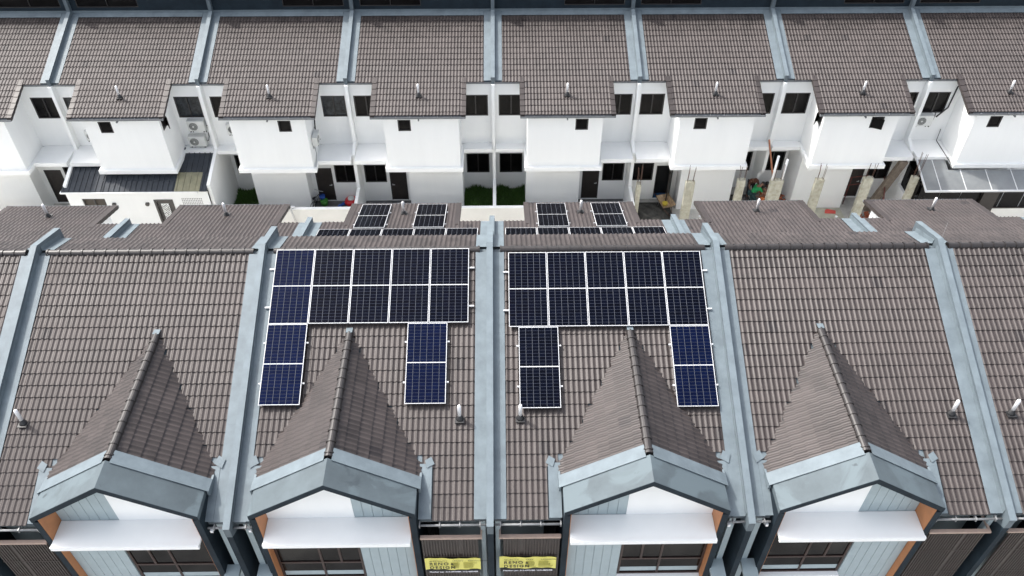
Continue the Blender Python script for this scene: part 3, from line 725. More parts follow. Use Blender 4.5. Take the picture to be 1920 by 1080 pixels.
def banner(x0, x1, label, top, dz):
    y = M-17.86; z0, z1 = 5.36+dz, 5.97+dz
    b = MB(); n = 24
    def P(i, z, o=0):
        t = i/n; w = .012*math.sin(t*9+dz*40)+.008*math.sin(t*23); return (x0+(x1-x0)*t, y+w-o, z+.012*math.sin(t*5+dz*30))
    for i in range(n):
        b.quad([P(i, z0), P(i+1, z0), P(i+1, z1), P(i, z1)], None, True)
        b.quad([P(i, z1, -.004), P(i+1, z1, -.004), P(i+1, z0, -.004), P(i, z0, -.004)], None, True)
    r = obj('banner', b, T_YEL); tag(r, label, 'banner')
    w = x1-x0; ry = y-.03; rot = (R(90), 0, 0)
    text_mesh('RENO', .19, T_INK, r, (x0+.12, ry, z0+.305), rot, sx=.88, bold=.004, sp=1.28)
    text_mesh('&', .13, T_INK, r, (x0+.12+.57*w/1.5, ry, z0+.305), rot, bold=.003)
    text_mesh('DESIGN', .19, T_INK, r, (x0+.12, ry, z0+.10), rot, sx=.88, bold=.004, sp=1.28)
    text_mesh(top, .062, T_INK, r, (x0+.13, ry, z1-.105), rot, sx=1.55)
    for cx, ww in ((x0+.47*w, .26*w*.7), (x0+.69*w, .26*w*.9)):
        for k in range(6):
            q = MB(); q.box(cx, cx+ww*random.uniform(.7, 1.1), ry-.001, ry+.001, z0+.12+k*.055, z0+.145+k*.055); obj('small_print', q, T_OLIVE, r)
    q = MB(); q.box(x0+.02, x1-.02, y+.004, y+.012, z0-.15, z0+.0); obj('phone_strip', q, T_INK, r)
    text_mesh('Member Lee : 012-4972488 / 012-4882488', .088, T_WINK, r, (x0+.10, ry, z0-.105), rot, sx=.86*w/1.5, bold=.002)
banner(-1.80, -.29, 'yellow banner on the brown balcony screen left of the middle party wall', 'SPECIALITY  ·  LEARN  ·  RENOVATION', 0.0)
banner(.22, 1.76, 'yellow banner on the brown balcony screen right of the middle party wall', 'QUALITY   ·   FAST   ·   AFFORDABLE', .03)

# ------------------------------------------------------------ air conditioners
def ac(x, y, z, rot, label, fan=T_GUT, s=1.0, dark=False):
    r = bpy.data.objects.new('air_conditioner', None); COL.objects.link(r); r.location = (x, y, z); r.rotation_euler = (0, 0, rot); r.scale = (s, s, s)
    tag(r, label, 'air conditioner', 'outdoor air conditioner units on the far houses')
    b = MB(); b.box(-.40, .40, -.28, 0, 0, .55); b.box(-.38, .38, -.29, -.281, .02, .53); b.box(.401, .43, -.2, -.05, .05, .25)
    me = b.mesh('casing', T_ACW); o = link('casing', me, r); mod = o.modifiers.new('b', 'BEVEL'); mod.width = .02; mod.segments = 2
    g = MB(); g.tube([(-.12, -.291, .27), (-.12, -.305, .27)], .205, 24); link('fan_recess', g.mesh('fan_recess', T_RUB if dark else mat('ac_grille', (.12, .125, .12), .5, .1, 30)), r)
    g = MB()
    for k in range(4): 
        rr = .05+.045*k; g.tube([(-.12+rr*math.cos(a*math.pi/10), -.309, .27+rr*math.sin(a*math.pi/10)) for a in range(21)], .004, 4, cap=False)
    g.tube([(-.12, -.306, .27), (-.12, -.318, .27)], .04, 12); link('fan_guard', g.mesh('fan_guard', T_ACW), r)
    g = MB(); g.box(-.33, -.29, -.30, .0, -.05, -.001); g.box(.29, .33, -.30, .0, -.05, -.001); g.box(-.33, -.29, -.03, .0, -.22, -.051); g.box(.29, .33, -.03, .0, -.22, -.051)
    link('bracket', g.mesh('bracket', T_FRAME), r)
    g = MB(); g.tube([(.41, -.12, .2), (.50, -.10, .22), (.55, -.04, .4), (.55, -.02, .62)], .018, 6); link('hose', g.mesh('hose', T_RUB), r)
    return r
Y0 = M+5.2
ac(-14.05, Y0-.02, 4.50, 0, 'upper of two stacked air conditioners above the charcoal kitchen roof')
ac(-14.22, Y0-.02, 3.64, 0, 'lower of two stacked air conditioners just above the charcoal kitchen roof')
ac(-12.25, Y0-.02, 4.30, 0, 'air conditioner with black fan, half hidden, right of the kitchen extension', dark=True)
ac(-19.05, Y0-.02, 4.0, 0, 'air conditioner partly hidden at the upper left of the kitchen roof', s=.95)
ac(20.5, Y0-.02, 4.53, 0, 'air conditioner on the wall above the grey panelled canopy')
ac(-8.42, M+4.1, 4.40, R(90), 'air conditioner on the side wall of a white block with a black pipe above it', s=.85)
def cable(pts, r, m, label, cat='pipe', name='pipe', sm=8):
    b = MB(); b.tube(pts, r, sm); o = obj(name, b, m); return tag(o, label, cat)
cable([(-8.36, M+4.5, 4.8), (-8.33, M+4.6, 5.4), (-8.38, M+4.9, 6.1), (-8.36, M+5.05, 6.7), (-8.2, M+5.12, 6.85)], .035, T_RUB, 'black insulated pipe rising from the side mounted air conditioner to the gutter')
cable([(-8.40, M+4.0, 4.35), (-8.36, M+3.9, 3.9), (-8.36, M+3.32, 3.52)], .012, T_RUB, 'thin black cable running down under the side mounted air conditioner', 'cable', 'cable')
cable([(21.1, M+5.1, 4.9), (21.5, M+5.12, 5.4), (21.56, M+5.12, 6.5), (21.6, M+5.12, 6.6)], .035, T_RUB, 'black pipe rising to the gutter from the air conditioner above the grey canopy')
cable([(21.59, M+5.12, 4.2), (21.6, M+5.1, 3.56), (21.6, M+3.3, 3.53), (21.6, M+3.25, 3.2)], .018, T_RUB, 'thin black cable along the foot of the block above the grey canopy', 'cable', 'cable')

# ------------------------------------------------------------ kitchen extension with metal roof
k = bpy.data.objects.new('kitchen_extension', None); COL.objects.link(k); k.location = (-16.75, M+2.66, 0)
tag(k, 'white single storey kitchen extension with charcoal metal roof and white patterned back door', 'extension')
def kobj(name, mb, m, par=None):
    if par is None:
        o = obj(name, mb, m, k); o.location = (16.75, -M-2.66, 0); return o
    return obj(name, mb, m, par)
yk = M+2.62
hw = [(-19.5, -18.42, 1.4, 2.29), (-16.04, -15.34, .02, 2.12)]
b = MB(); wall(b, yk, -20.02, -13.48, 0, 2.69, hw, .12); b.box(-20.15, -20.021, yk, M+5.1, 0, 2.8)
kw = kobj('wall', b, T_WHITE)
b = MB(); b.box(-20.3, -13.9, yk-.16, yk+.02, 2.695, 2.77); kobj('fascia', b, T_WHITE)
def kz(y): return 2.79+(y-(yk-.12))*.29
b = MB()
def kroof(b, x0, x1, y0, y1, g=0, t=.03):
    b.hexa([(x0, y0, kz(y0)-t+g), (x1, y0, kz(y0)-t+g), (x1, y1, kz(y1)-t+g), (x0, y1, kz(y1)-t+g), (x0, y0, kz(y0)+g), (x1, y0, kz(y0)+g), (x1, y1, kz(y1)+g), (x0, y1, kz(y1)+g)])
def kribs(b, x0, x1, y0, y1, st=.25):
    x = x0+.06
    while x < x1: kroof(b, x, x+.04, y0, y1, .035, .036); x += st
segs = [(-20.25, -18.4, yk-.12, M+4.0), (-18.4, -14.98, yk-.12, M+3.5), (-14.98, -13.49, M+3.55, M+4.98), (-13.8, -13.49, yk-.12, M+3.55)]
for s in segs: kroof(b, *s); kribs(b, *s)
kobj('metal_roof', b, T_METAL)
b = MB(); kroof(b, -14.98, -13.81, yk-.12, M+3.55, .012); kribs(b, -14.98, -13.81, yk-.12, M+3.55, .29); kobj('translucent_sheet', b, T_POLYY)
b = MB(); b.box(-18.4, -15.0, M+3.10, M+3.17, 2.95, 3.0); kobj('flashing', b, T_METAL)
fr = MB(); a, b_, c, e = hw[1]; fr.box(a-.1, a, yk-.03, yk+.05, 0, e+.1); fr.box(b_, b_+.1, yk-.03, yk+.05, 0, e+.1); fr.box(a, b_, yk-.03, yk+.05, e, e+.1)
T_DG = mat('dark_grey_frame', (.06, .055, .052), .5, .1, 5)
kd = MB(); kd.box(a, b_, yk+.04, yk+.07, .02, e)
kdr = kobj('back_door', kd, T_DG); kobj('door_frame', fr, T_DG)
g = MB(); g.box(a+.17, b_-.17, yk+.02, yk+.038, .3, e-.17); kg = kobj('door_panel', g, T_WHITE, None)
g = MB()
random.seed(3)
for i in range(6):
    for j in range(16):
        x = a+.21+i*.065; z = .42+j*.095+(.04 if i % 2 else 0); w = random.choice((.018, .022, .03))
        g.prism([(x-w, z), (x, z-w*1.4), (x+w, z), (x, z+w*1.4)], 1, yk+.012, yk+.0195)
kobj('fretwork', g, T_INK)
kwf = MB(); a, b_, c, e = hw[0]
for u in (a, (a+b_)/2-.04, b_-.06): kwf.box(u, u+.06, yk+.04, yk+.09, c, e)
kwf.box(a, b_, yk+.04, yk+.09, e-.05, e); kwf.box(a, b_, yk+.04, yk+.09, c, c+.05); kf = kobj('window', kwf, T_DG)
p = MB(); p.box(a, b_, yk+.1, yk+.11, c, e); kobj('pane', p, mat('brown_blind', (.05, .04, .03), .5, .2, 5))
v = MB()
for i in range(12):
    for j in range(4):
        for q in ((0, 0), (.05, .03), (0, .055)):
            x = -14.80+i*.082; z = 1.92+j*.10
            if j < 4: v.box(x+q[0]*.5, x+q[0]*.5+.028, yk-.004, yk+.002, z+q[1]*.8, z+q[1]*.8+.024)
kobj('vent_blocks', v, T_DG)
for x in (-18.12, -16.55):
    l = MB(); l.box(x, x+.16, yk-.12, yk, 1.95, 2.05); l.box(x+.02, x+.14, yk-.10, yk-.02, 1.90, 1.949)
    tag(obj('wall_lamp', l, T_DG), 'small dark wall lamp %s of the kitchen extension' % ('beside the window' if x < -17 else 'left of the patterned door'), 'lamp')

# ------------------------------------------------------------ canopy house on the right
r = bpy.data.objects.new('yard_canopy', None); COL.objects.link(r); r.location = (23.5, M+2.6, 0)
tag(r, 'grey panelled yard canopy with white ribs over dark glazing at the right edge', 'canopy')
def robj(name, mb, m): o = obj(name, mb, m, r); o.location = (-23.5, -M-2.6, 0); return o
def cz(y): return 2.86+(y-(M+2.05))*.32
def cslab(b, x0, x1, y0, y1, g=0, t=.02):
    b.hexa([(x0, y0, cz(y0)-t+g), (x1, y0, cz(y0)-t+g), (x1, y1, cz(y1)-t+g), (x0, y1, cz(y1)-t+g), (x0, y0, cz(y0)+g), (x1, y0, cz(y0)+g), (x1, y1, cz(y1)+g), (x0, y1, cz(y1)+g)])
b = MB(); cslab(b, 20.25, 21.55, M+2.05, M+3.74); cslab(b, 21.551, 26.8, M+2.05, M+3.16); robj('roof_sheet', b, T_POLYG)
b = MB()
for x in (20.9,): cslab(b, x, x+.035, M+2.03, M+3.74, .02, .03)
for x in (22.1, 23.3, 24.5, 25.7): cslab(b, x, x+.035, M+2.03, M+3.2, .02, .03)
cslab(b, 20.2, 26.8, M+1.99, M+2.05, .01, .07); cslab(b, 20.18, 20.25, M+2.0, M+3.75, .01, .07)
robj('rib', b, T_ALU)
b = MB(); x = 20.35
while x < 26.7: b.box(x, x+.98, M+2.66, M+2.68, 1.35, 2.72); x += 1.02
robj('glazing', b, mat('smoked_glass', (.006, .006, .007), .15, .3, 1.5, spec=.12))
b = MB(); b.box(20.25, 26.8, M+2.63, M+2.7, 2.72, 2.80); b.box(20.25, 26.8, M+2.63, M+2.7, 1.28, 1.35)
b.box(23.35, 24.1, M+2.5, M+2.72, 0, 2.72); robj('frame', b, T_DOOR)
b = MB(); b.box(20.25, 23.34, M+2.62, M+2.74, 0, 1.279); b.box(24.11, 26.8, M+2.62, M+2.74, 0, 1.279); robj('low_wall', b, T_CREAM)
b = MB(); b.box(20.2, 20.24, M+2.75, M+4.7, 0, 2.8); robj('side_screen', b, T_GLASS)

# ------------------------------------------------------------ building work in the yards
def column(x, y, w, t, h, label, bars=4, bh=.85):
    r = bpy.data.objects.new('concrete_column', None); COL.objects.link(r); r.location = (x, y, 0); tag(r, label, 'column', 'bare concrete columns of the unfinished yards')
    bm = bmesh.new(); bmesh.ops.create_cube(bm, size=1); bmesh.ops.subdivide_edges(bm, edges=bm.edges, cuts=9, use_grid_fill=True)
    for v in bm.verts:
        j = .006; v.co = Vector((v.co.x*w+random.uniform(-j, j), v.co.y*t+random.uniform(-j, j), (v.co.z+.5)*h+(random.uniform(-.03, .03) if v.co.z > .45 else 0)))
    me = bpy.data.meshes.new('shaft'); bm.to_mesh(me); bm.free(); me.materials.append(T_RAW); link('shaft', me, r)
    for i in range(bars):
        a = (i % 2-.5)*(w*.65)+random.uniform(-.03, .03); c = (i//2-.5)*(t*.5); b = MB()
        b.tube([(a, c, h-.05), (a+.01, c, h+bh*.5), (a+random.uniform(-.05, .05), c+random.uniform(-.04, .04), h+bh*random.uniform(.85, 1.05))], .011, 5)
        link('rebar', b.mesh('rebar', T_RUST), r)
    return r
CH = 2.9
column(6.92, M+3.15, .2, .3, 2.55, 'slim bare column against the garden wall, left of the wheelbarrow', bh=1.0)
column(9.29, M+2.83, .42, .22, CH, 'bare concrete column right of the wheelbarrow')
column(11.75, M+2.98, .36, .22, CH, 'bare concrete column left of the crouching workers')
cc = column(13.42, M+2.92, .60, .24, CH, 'wide bare concrete column with two white pipes standing in its top', bh=1.0)
column(15.48, M+2.96, .40, .22, CH, 'bare concrete column right of the two column pipes, in front of a white wall')
column(17.83, M+3.05, .42, .22, CH, 'bare concrete column in front of the leaning timber beam')
column(20.02, M+3.0, .32, .22, CH+.05, 'bare concrete column touching the grey panelled canopy', bh=1.4)
for dx in (-.24, .22):
    b = MB(); b.tube([(dx, 0, CH-.1), (dx+.02, 0, CH+1.15+(.2 if dx < 0 else 0))], .055, 10); o = obj('pipe', b, T_PVC, loc=(13.42, M+2.92, 0))
    tag(o, '%s of the two white pipes standing in the wide concrete column' % ('left' if dx < 0 else 'right'), 'pipe')
b = MB(); b.hexa([(-.19, -.1, 0), (.19, -.1, 0), (.19, .1, 0), (-.19, .1, 0), (-.19, -.1, 3.3), (.19, -.1, 3.3), (.19, .1, 3.3), (-.19, .1, 3.3)])
o = obj('timber_beam', b, mat('old_timber', (.17, .14, .11), .85, .3, 6, bump=.4), loc=(18.9, M+4.1, .05), rot=(R(4), R(14), 0)); tag(o, 'thick weathered grey timber beam leaning against the party wall', 'beam')
cable([(13.9, M+4.2, 1.4), (13.25, M+4.75, 3.9)], .045, mat('orange_pole', (.42, .17, .09), .6, .15, 9), 'thin orange pole leaning over the party wall behind the workers', 'pole', 'pole')
# red scaffold frames
def scaff(x, y, rz, label, tilt=0):
    b = MB(); w, h = 1.2, 1.7
    for q in ((0, 0, 0, 0, 0, h), (w, 0, 0, w, 0, h), (0, 0, h, w, 0, h), (0, 0, h*.72, w, 0, h*.72), (.25, 0, 0, .25, 0, h), (0, 0, h*.35, .25, 0, h*.35), (0, 0, h*.55, .25, 0, h*.55)):
        b.tube([q[:3], q[3:]], .024, 6)
    o = obj('scaffold', b, T_RED, loc=(x, y, 0), rot=(R(tilt), 0, rz)); tag(o, label, 'scaffold', 'red scaffold frames')
scaff(19.5, M+3.5, R(72), 'red scaffold frame leaning on the white yard wall left of the grey canopy', -12)
scaff(17.6, M+4.6, R(10), 'red scaffold frame standing behind the column before the dark doorway')
b = MB(); b.tube([(10.7, M+3.2, .9), (12.9, M+3.15, .95)], .025, 6); b.tube([(10.75, M+3.2, .78), (10.75, M+3.2, 1.05)], .025, 6)
tag(obj('scaffold_tube', b, T_RED), 'red horizontal scaffold tube beside the crouching workers', 'tube')

# sand heap
def heap(name, x, y, rx, ry, h, m, label, cat, kind='stuff'):
    bm = bmesh.new(); bmesh.ops.create_grid(bm, x_segments=26, y_segments=26, size=1)
    rnd = random.Random(int(x*10)); ph = [rnd.uniform(0, 6) for _ in range(6)]
    for v in bm.verts:
        rr = math.hypot(v.co.x, v.co.y); f = max(0, 1-rr)**.9
        k = 1+.22*math.sin(v.co.x*5+ph[0])*math.cos(v.co.y*4+ph[1])+.15*math.sin(v.co.x*11+ph[2]+v.co.y*9)
        v.co = Vector((v.co.x*rx, v.co.y*ry, h*f*k+rnd.uniform(-.012, .012)*(f > 0)))
    for f in bm.faces: f.smooth = True
    me = bpy.data.meshes.new(name); bm.to_mesh(me); bm.free(); me.materials.append(m)
    o = link(name, me, loc=(x, y, .012)); tag(o, label, cat, kind=kind); return o
heap('sand_heap', 7.9, M+3.75, 1.05, 1.15, .42, T_SAND, 'dark wet sand heap spread in the yard under the wheelbarrow', 'sand')
heap('rubble_heap', 12.6, M+4.7, .55, .8, .5, mat('rubble', (.09, .085, .08), .95, .6, 9, bump=1), 'grey rubble heap beside the workers', 'rubble')
# bricks
def bricks(x0, x1, y0, y1, n, hmax, label):
    for i in range(n):
        b = MB(); b.box(-.11, .11, -.05, .05, -.035, .035)
        if ('br', 0) not in CACHE: CACHE[('br', 0)] = b.mesh('clay_brick', T_BRICK)
        x, y = random.uniform(x0, x1), random.uniform(y0, y1); fz = max(.04, hmax*(1-abs((x-x0)/(x1-x0)-.5)*1.6)*random.random())
        o = link('clay_brick', CACHE[('br', 0)], loc=(x, y, fz), rot=(random.uniform(-.5, .5), random.uniform(-.5, .5), random.uniform(0, 3.1)))
        tag(o, label, 'brick', label+' pile')
bricks(18.3, 19.7, M+2.75, M+3.7, 60, .5, 'loose orange brick in the pile left of the grey canopy')
bricks(13.7, 15.0, M+4.2, M+5.6, 45, .45, 'loose orange brick in the pile behind the wide column')

# wheelbarrow
wb = bpy.data.objects.new('wheelbarrow', None); COL.objects.link(wb); wb.location = (8.62, M+4.25, .05); wb.rotation_euler = (0, 0, R(14)); wb.scale = (1.05, 1.0, 1.0)
tag(wb, 'rusty pale wheelbarrow with a yellow bucket on the dark sand heap', 'wheelbarrow')
T_PALE = mat('worn_tray', (.42, .30, .18), .7, .4, 8)
bm = bmesh.new()
def ring(w, l, y, z): return [bm.verts.new((sx*w, y+sy*l, z)) for sx, sy in ((-1, -1), (1, -1), (1, 1), (-1, 1))]
outer = ring(.33, .48, 0, .62); inner = ring(.31, .46, 0, .62); bot = ring(.2, .28, .02, .36); botu = ring(.21, .29, .02, .34)
for A_, B_ in ((outer, inner), (inner, bot), (outer, botu)):
    for i in range(4): bm.faces.new((A_[i], A_[(i+1) % 4], B_[(i+1) % 4], B_[i]))
bm.faces.new(bot); bm.faces.new(botu[::-1]); me = bpy.data.meshes.new('tray'); bm.to_mesh(me); bm.free(); me.materials.append(T_PALE); link('tray', me, wb)
b = MB()
for s in (-1, 1): b.tube([(s*.05, -.78, .2), (s*.2, -.3, .32), (s*.24, .4, .42), (s*.28, .85, .55)], .018, 6)
obj('frame', b, T_RUST, wb)
for s in (-1, 1):
    b = MB(); b.tube([(s*.22, .25, .36), (s*.24, .32, 0), (s*.24, .2, 0)], .017, 6); obj('leg', b, T_ALU, wb)
b = MB(); b.tube([(-.04, -.78, .19), (.04, -.78, .19)], .19, 20); obj('wheel', b, T_RUB, wb)
b = MB(); b.tube([(0, -.2, .40), (0, -.2, .60)], [.11, .14], 16); tag(obj('bucket', b, mat('yellow_plastic', (.55, .42, .05), .4, .1, 5), loc=(8.55, M+4.25, .06)), 'small yellow bucket lying in the wheelbarrow tray', 'bucket')

# small plumbing stubs and red cloth on the screed
for x, y, t in ((16.9, M+3.0, 'beside the wide column, on the pale screed'), (10.15, M+3.1, 'by the column right of the wheelbarrow'), (15.3, M+2.8, 'at the left edge of the pale screed')):
    b = MB(); b.tube([(0, 0, 0), (0, 0, .55), (0, 0, .56)], [.055, .055, .07], 10); tag(obj('pipe_stub', b, T_PVC, loc=(x, y, 0)), 'white upright pipe stub '+t, 'pipe', 'upright white pipe stubs')
b = MB(); b.hexa([(-.3, -.12, 0), (.25, -.16, 0), (.33, .1, 0), (-.2, .16, 0), (-.22, -.07, .05), (.2, -.1, .09), (.2, .05, .06), (-.12, .1, .1)])
tag(obj('cloth', b, mat('red_cloth', (.6, .09, .07), .8, .2, 9), loc=(17.0, M+4.0, .03)), 'crumpled red cloth on the pale screed by the white wall', 'cloth')
cable([(-9.45, M+2.45, -.0), (-9.75, M+2.42, 1.9)], .05, mat('dull_pvc', (.5, .49, .47), .5, .2, 9), 'pale upright pole standing against the cream boundary wall', 'pole', 'pole')
b = MB(); b.tube([(-.35, 0, 0), (-.1, .05, .06), (.1, -.04, .02), (.4, .02, .05)], [.05, .09, .08, .04], 8); tag(obj('cloth', b, T_PVC, loc=(-9.95, M+2.66, 1.64)), 'white rag lying on the cream boundary wall beside the pole', 'cloth')

# toys by the back door of the second far house from the left
b = MB()
def wheelring(b, c, r, ax, t=.018):
    b.tube([(c[0]+(r*math.cos(a*math.pi/9) if ax == 'y' else 0), c[1]+(r*math.cos(a*math.pi/9) if ax == 'x' else 0), c[2]+r*math.sin(a*math.pi/9)) for a in range(19)], t, 5, cap=False)
bk = bpy.data.objects.new('bicycle', None); COL.objects.link(bk); bk.location = (-9.03, M+4.72, .03); bk.rotation_euler = (0, R(6), R(68))
tag(bk, 'small dark bicycle leaning by the dark back door, right of the kitchen extension', 'bicycle')
for dx in (-.42, .42):
    q = MB(); wheelring(q, (dx, 0, .26), .25, 'y'); obj('wheel', q, T_RUB, bk)
q = MB()
for a_, b_ in (((-.42, 0, .26), (-.12, 0, .28)), ((-.12, 0, .28), (-.2, 0, .62)), ((-.2, 0, .6), (.28, 0, .64)), ((-.12, 0, .28), (.28, 0, .6)), ((-.42, 0, .26), (-.18, 0, .55)), ((.42, 0, .26), (.26, 0, .78))): q.tube([a_, b_], .018, 6)
obj('frame', q, T_FRAME, bk)
q = MB(); q.tube([(.24, -.24, .84), (.26, 0, .8), (.24, .24, .84)], .016, 6); obj('handlebar', q, T_ALU, bk)
q = MB(); q.tube([(-.33, 0, .66), (-.2, 0, .67), (-.08, 0, .66)], [.06, .05, .02], 8); obj('saddle', q, T_RUB, bk)
for (x, y, z, rr, colr, nm, lab) in ((-8.70, M+4.87, .03, .2, (.05, .22, .03), 'toy_bucket', 'green toy bucket beside the bicycle'), (-8.80, M+5.05, .2, .15, (.02, .08, .35), 'toy_bucket', 'blue toy bucket beside the bicycle')):
    q = MB(); q.tube([(0, 0, 0), (0, 0, .3)], [rr*.8, rr], 14); q.tube([(0, 0, .24), (0, 0, .33)], [rr*.5, rr*.4], 10)
    tag(obj(nm, q, mat(lab, colr, .45, .2, 8), loc=(x, y, z)), lab, 'toy')
rc_ = bpy.data.objects.new('ride_on_toy', None); COL.objects.link(rc_); rc_.location = (-7.32, M+4.92, .03); rc_.rotation_euler = (0, 0, R(20))
tag(rc_, 'red round ride-on toy with a pale seat by the garden party wall', 'toy')
q = MB(); q.tube([(0, 0, .08), (0, 0, .16), (0, 0, .3), (0, 0, .36)], [.3, .36, .32, .2], 22); obj('body', q, mat('red_plastic', (.55, .012, .02), .35, .1, 5), rc_)
q = MB(); q.tube([(0, -.02, .34), (0, -.02, .42), (0, -.02, .44)], [.17, .17, .1], 18); obj('seat', q, T_ACW, rc_)
q = MB(); q.tube([(.1, .3, .3), (.35, .5, .7)], .018, 6); obj('push_bar', q, T_ALU, rc_)
for i, (x, y) in enumerate(((-7.85, M+4.88), (-8.0, M+4.72))):
    q = MB(); q.tube([(0, 0, 0), (.1, .05, .05), (.2, 0, .02)], [.05, .08, .04], 8); q.tube([(.02, -.06, .02), (.14, -.05, .04)], [.03, .05], 8)
    tag(obj('toy', q, mat('blue_plastic', (.02, .10, .42), .4, .2, 6), loc=(x, y, .035)), ('blue plastic toy on the dark paving beside the red ride-on toy', 'blue plastic toy on the dark paving nearest the cream boundary wall')[i], 'toy')
q = MB(); q.box(-.4, .4, -.06, .06, 0, .04); tag(obj('board', q, T_PVC, loc=(-5.0, M+4.85, .035), rot=(0, 0, R(18))), 'pale board lying on the dark paving by the clean yard door', 'board')
b = MB(); b.box(-.012, .012, -.08, 0, 0, .42); b.box(-.10, .10, -.012, 0, .16, .22)

# antenna rod on the right party wall
cable([(13.42, M-10.3, 10.6), (13.62, M-9.95, 11.0)], .004, T_GPIPE, 'thin aerial rod rising from the right party wall at the ridge', 'aerial', 'aerial')
# service conduits on the side of the right gable box
cd = MB()
for i, dz in enumerate((0, .16, .32)):
    cd.tube([(7.13, M-16.1-.1*i, 8.0-dz*.3), (7.12, M-16.9, 7.72-dz), (7.12, M-17.3, 7.25-dz)], .022, 6)
tag(obj('conduit', cd, T_PVC), 'bundle of white conduits on the side of the right gable box', 'conduit')

# grass in two yards
def grass(x0, x1, y0, y1, n, label):
    v = []; f = []; rnd = random.Random(int(x0*7)+99)
    for i in range(n):
        x, y = rnd.uniform(x0, x1), rnd.uniform(y0, y1); h = rnd.uniform(.08, .30)*(1+.6*math.sin(x*5)*math.sin(y*4)); a = rnd.uniform(0, 6.28); w = rnd.uniform(.008, .02); l = rnd.uniform(.0, .12)
        dx, dy = math.cos(a), math.sin(a); k = len(v)
        v += [(x-dy*w, y+dx*w, 0), (x+dy*w, y-dx*w, 0), (x+dx*l*.5+dy*w*.8, y+dy*l*.5-dx*w*.8, h*.6), (x+dx*l*.5-dy*w*.8, y+dy*l*.5+dx*w*.8, h*.6), (x+dx*l, y+dy*l, h)]
        f += [(k, k+1, k+2, k+3), (k+3, k+2, k+4)]
    me = bpy.data.meshes.new('grass'); me.from_pydata(v, [], f); me.materials.append(T_LEAF); o = link('grass', me); tag(o, label, 'grass', kind='stuff')
for x0, x1, lab in ((-1.6, -.1, 'dense green grass filling the narrow yard left of the middle party wall'), (.1, 1.6, 'dense green grass filling the narrow yard right of the middle party wall'), (-13.3, -11.7, 'green grass tuft in the yard immediately right of the kitchen extension')):
    sheet('soil', x0, x1, M+2.74, M+6.14, .02, T_SOIL); grass(x0, x1, M+3.4, M+6.1, 9000, lab)

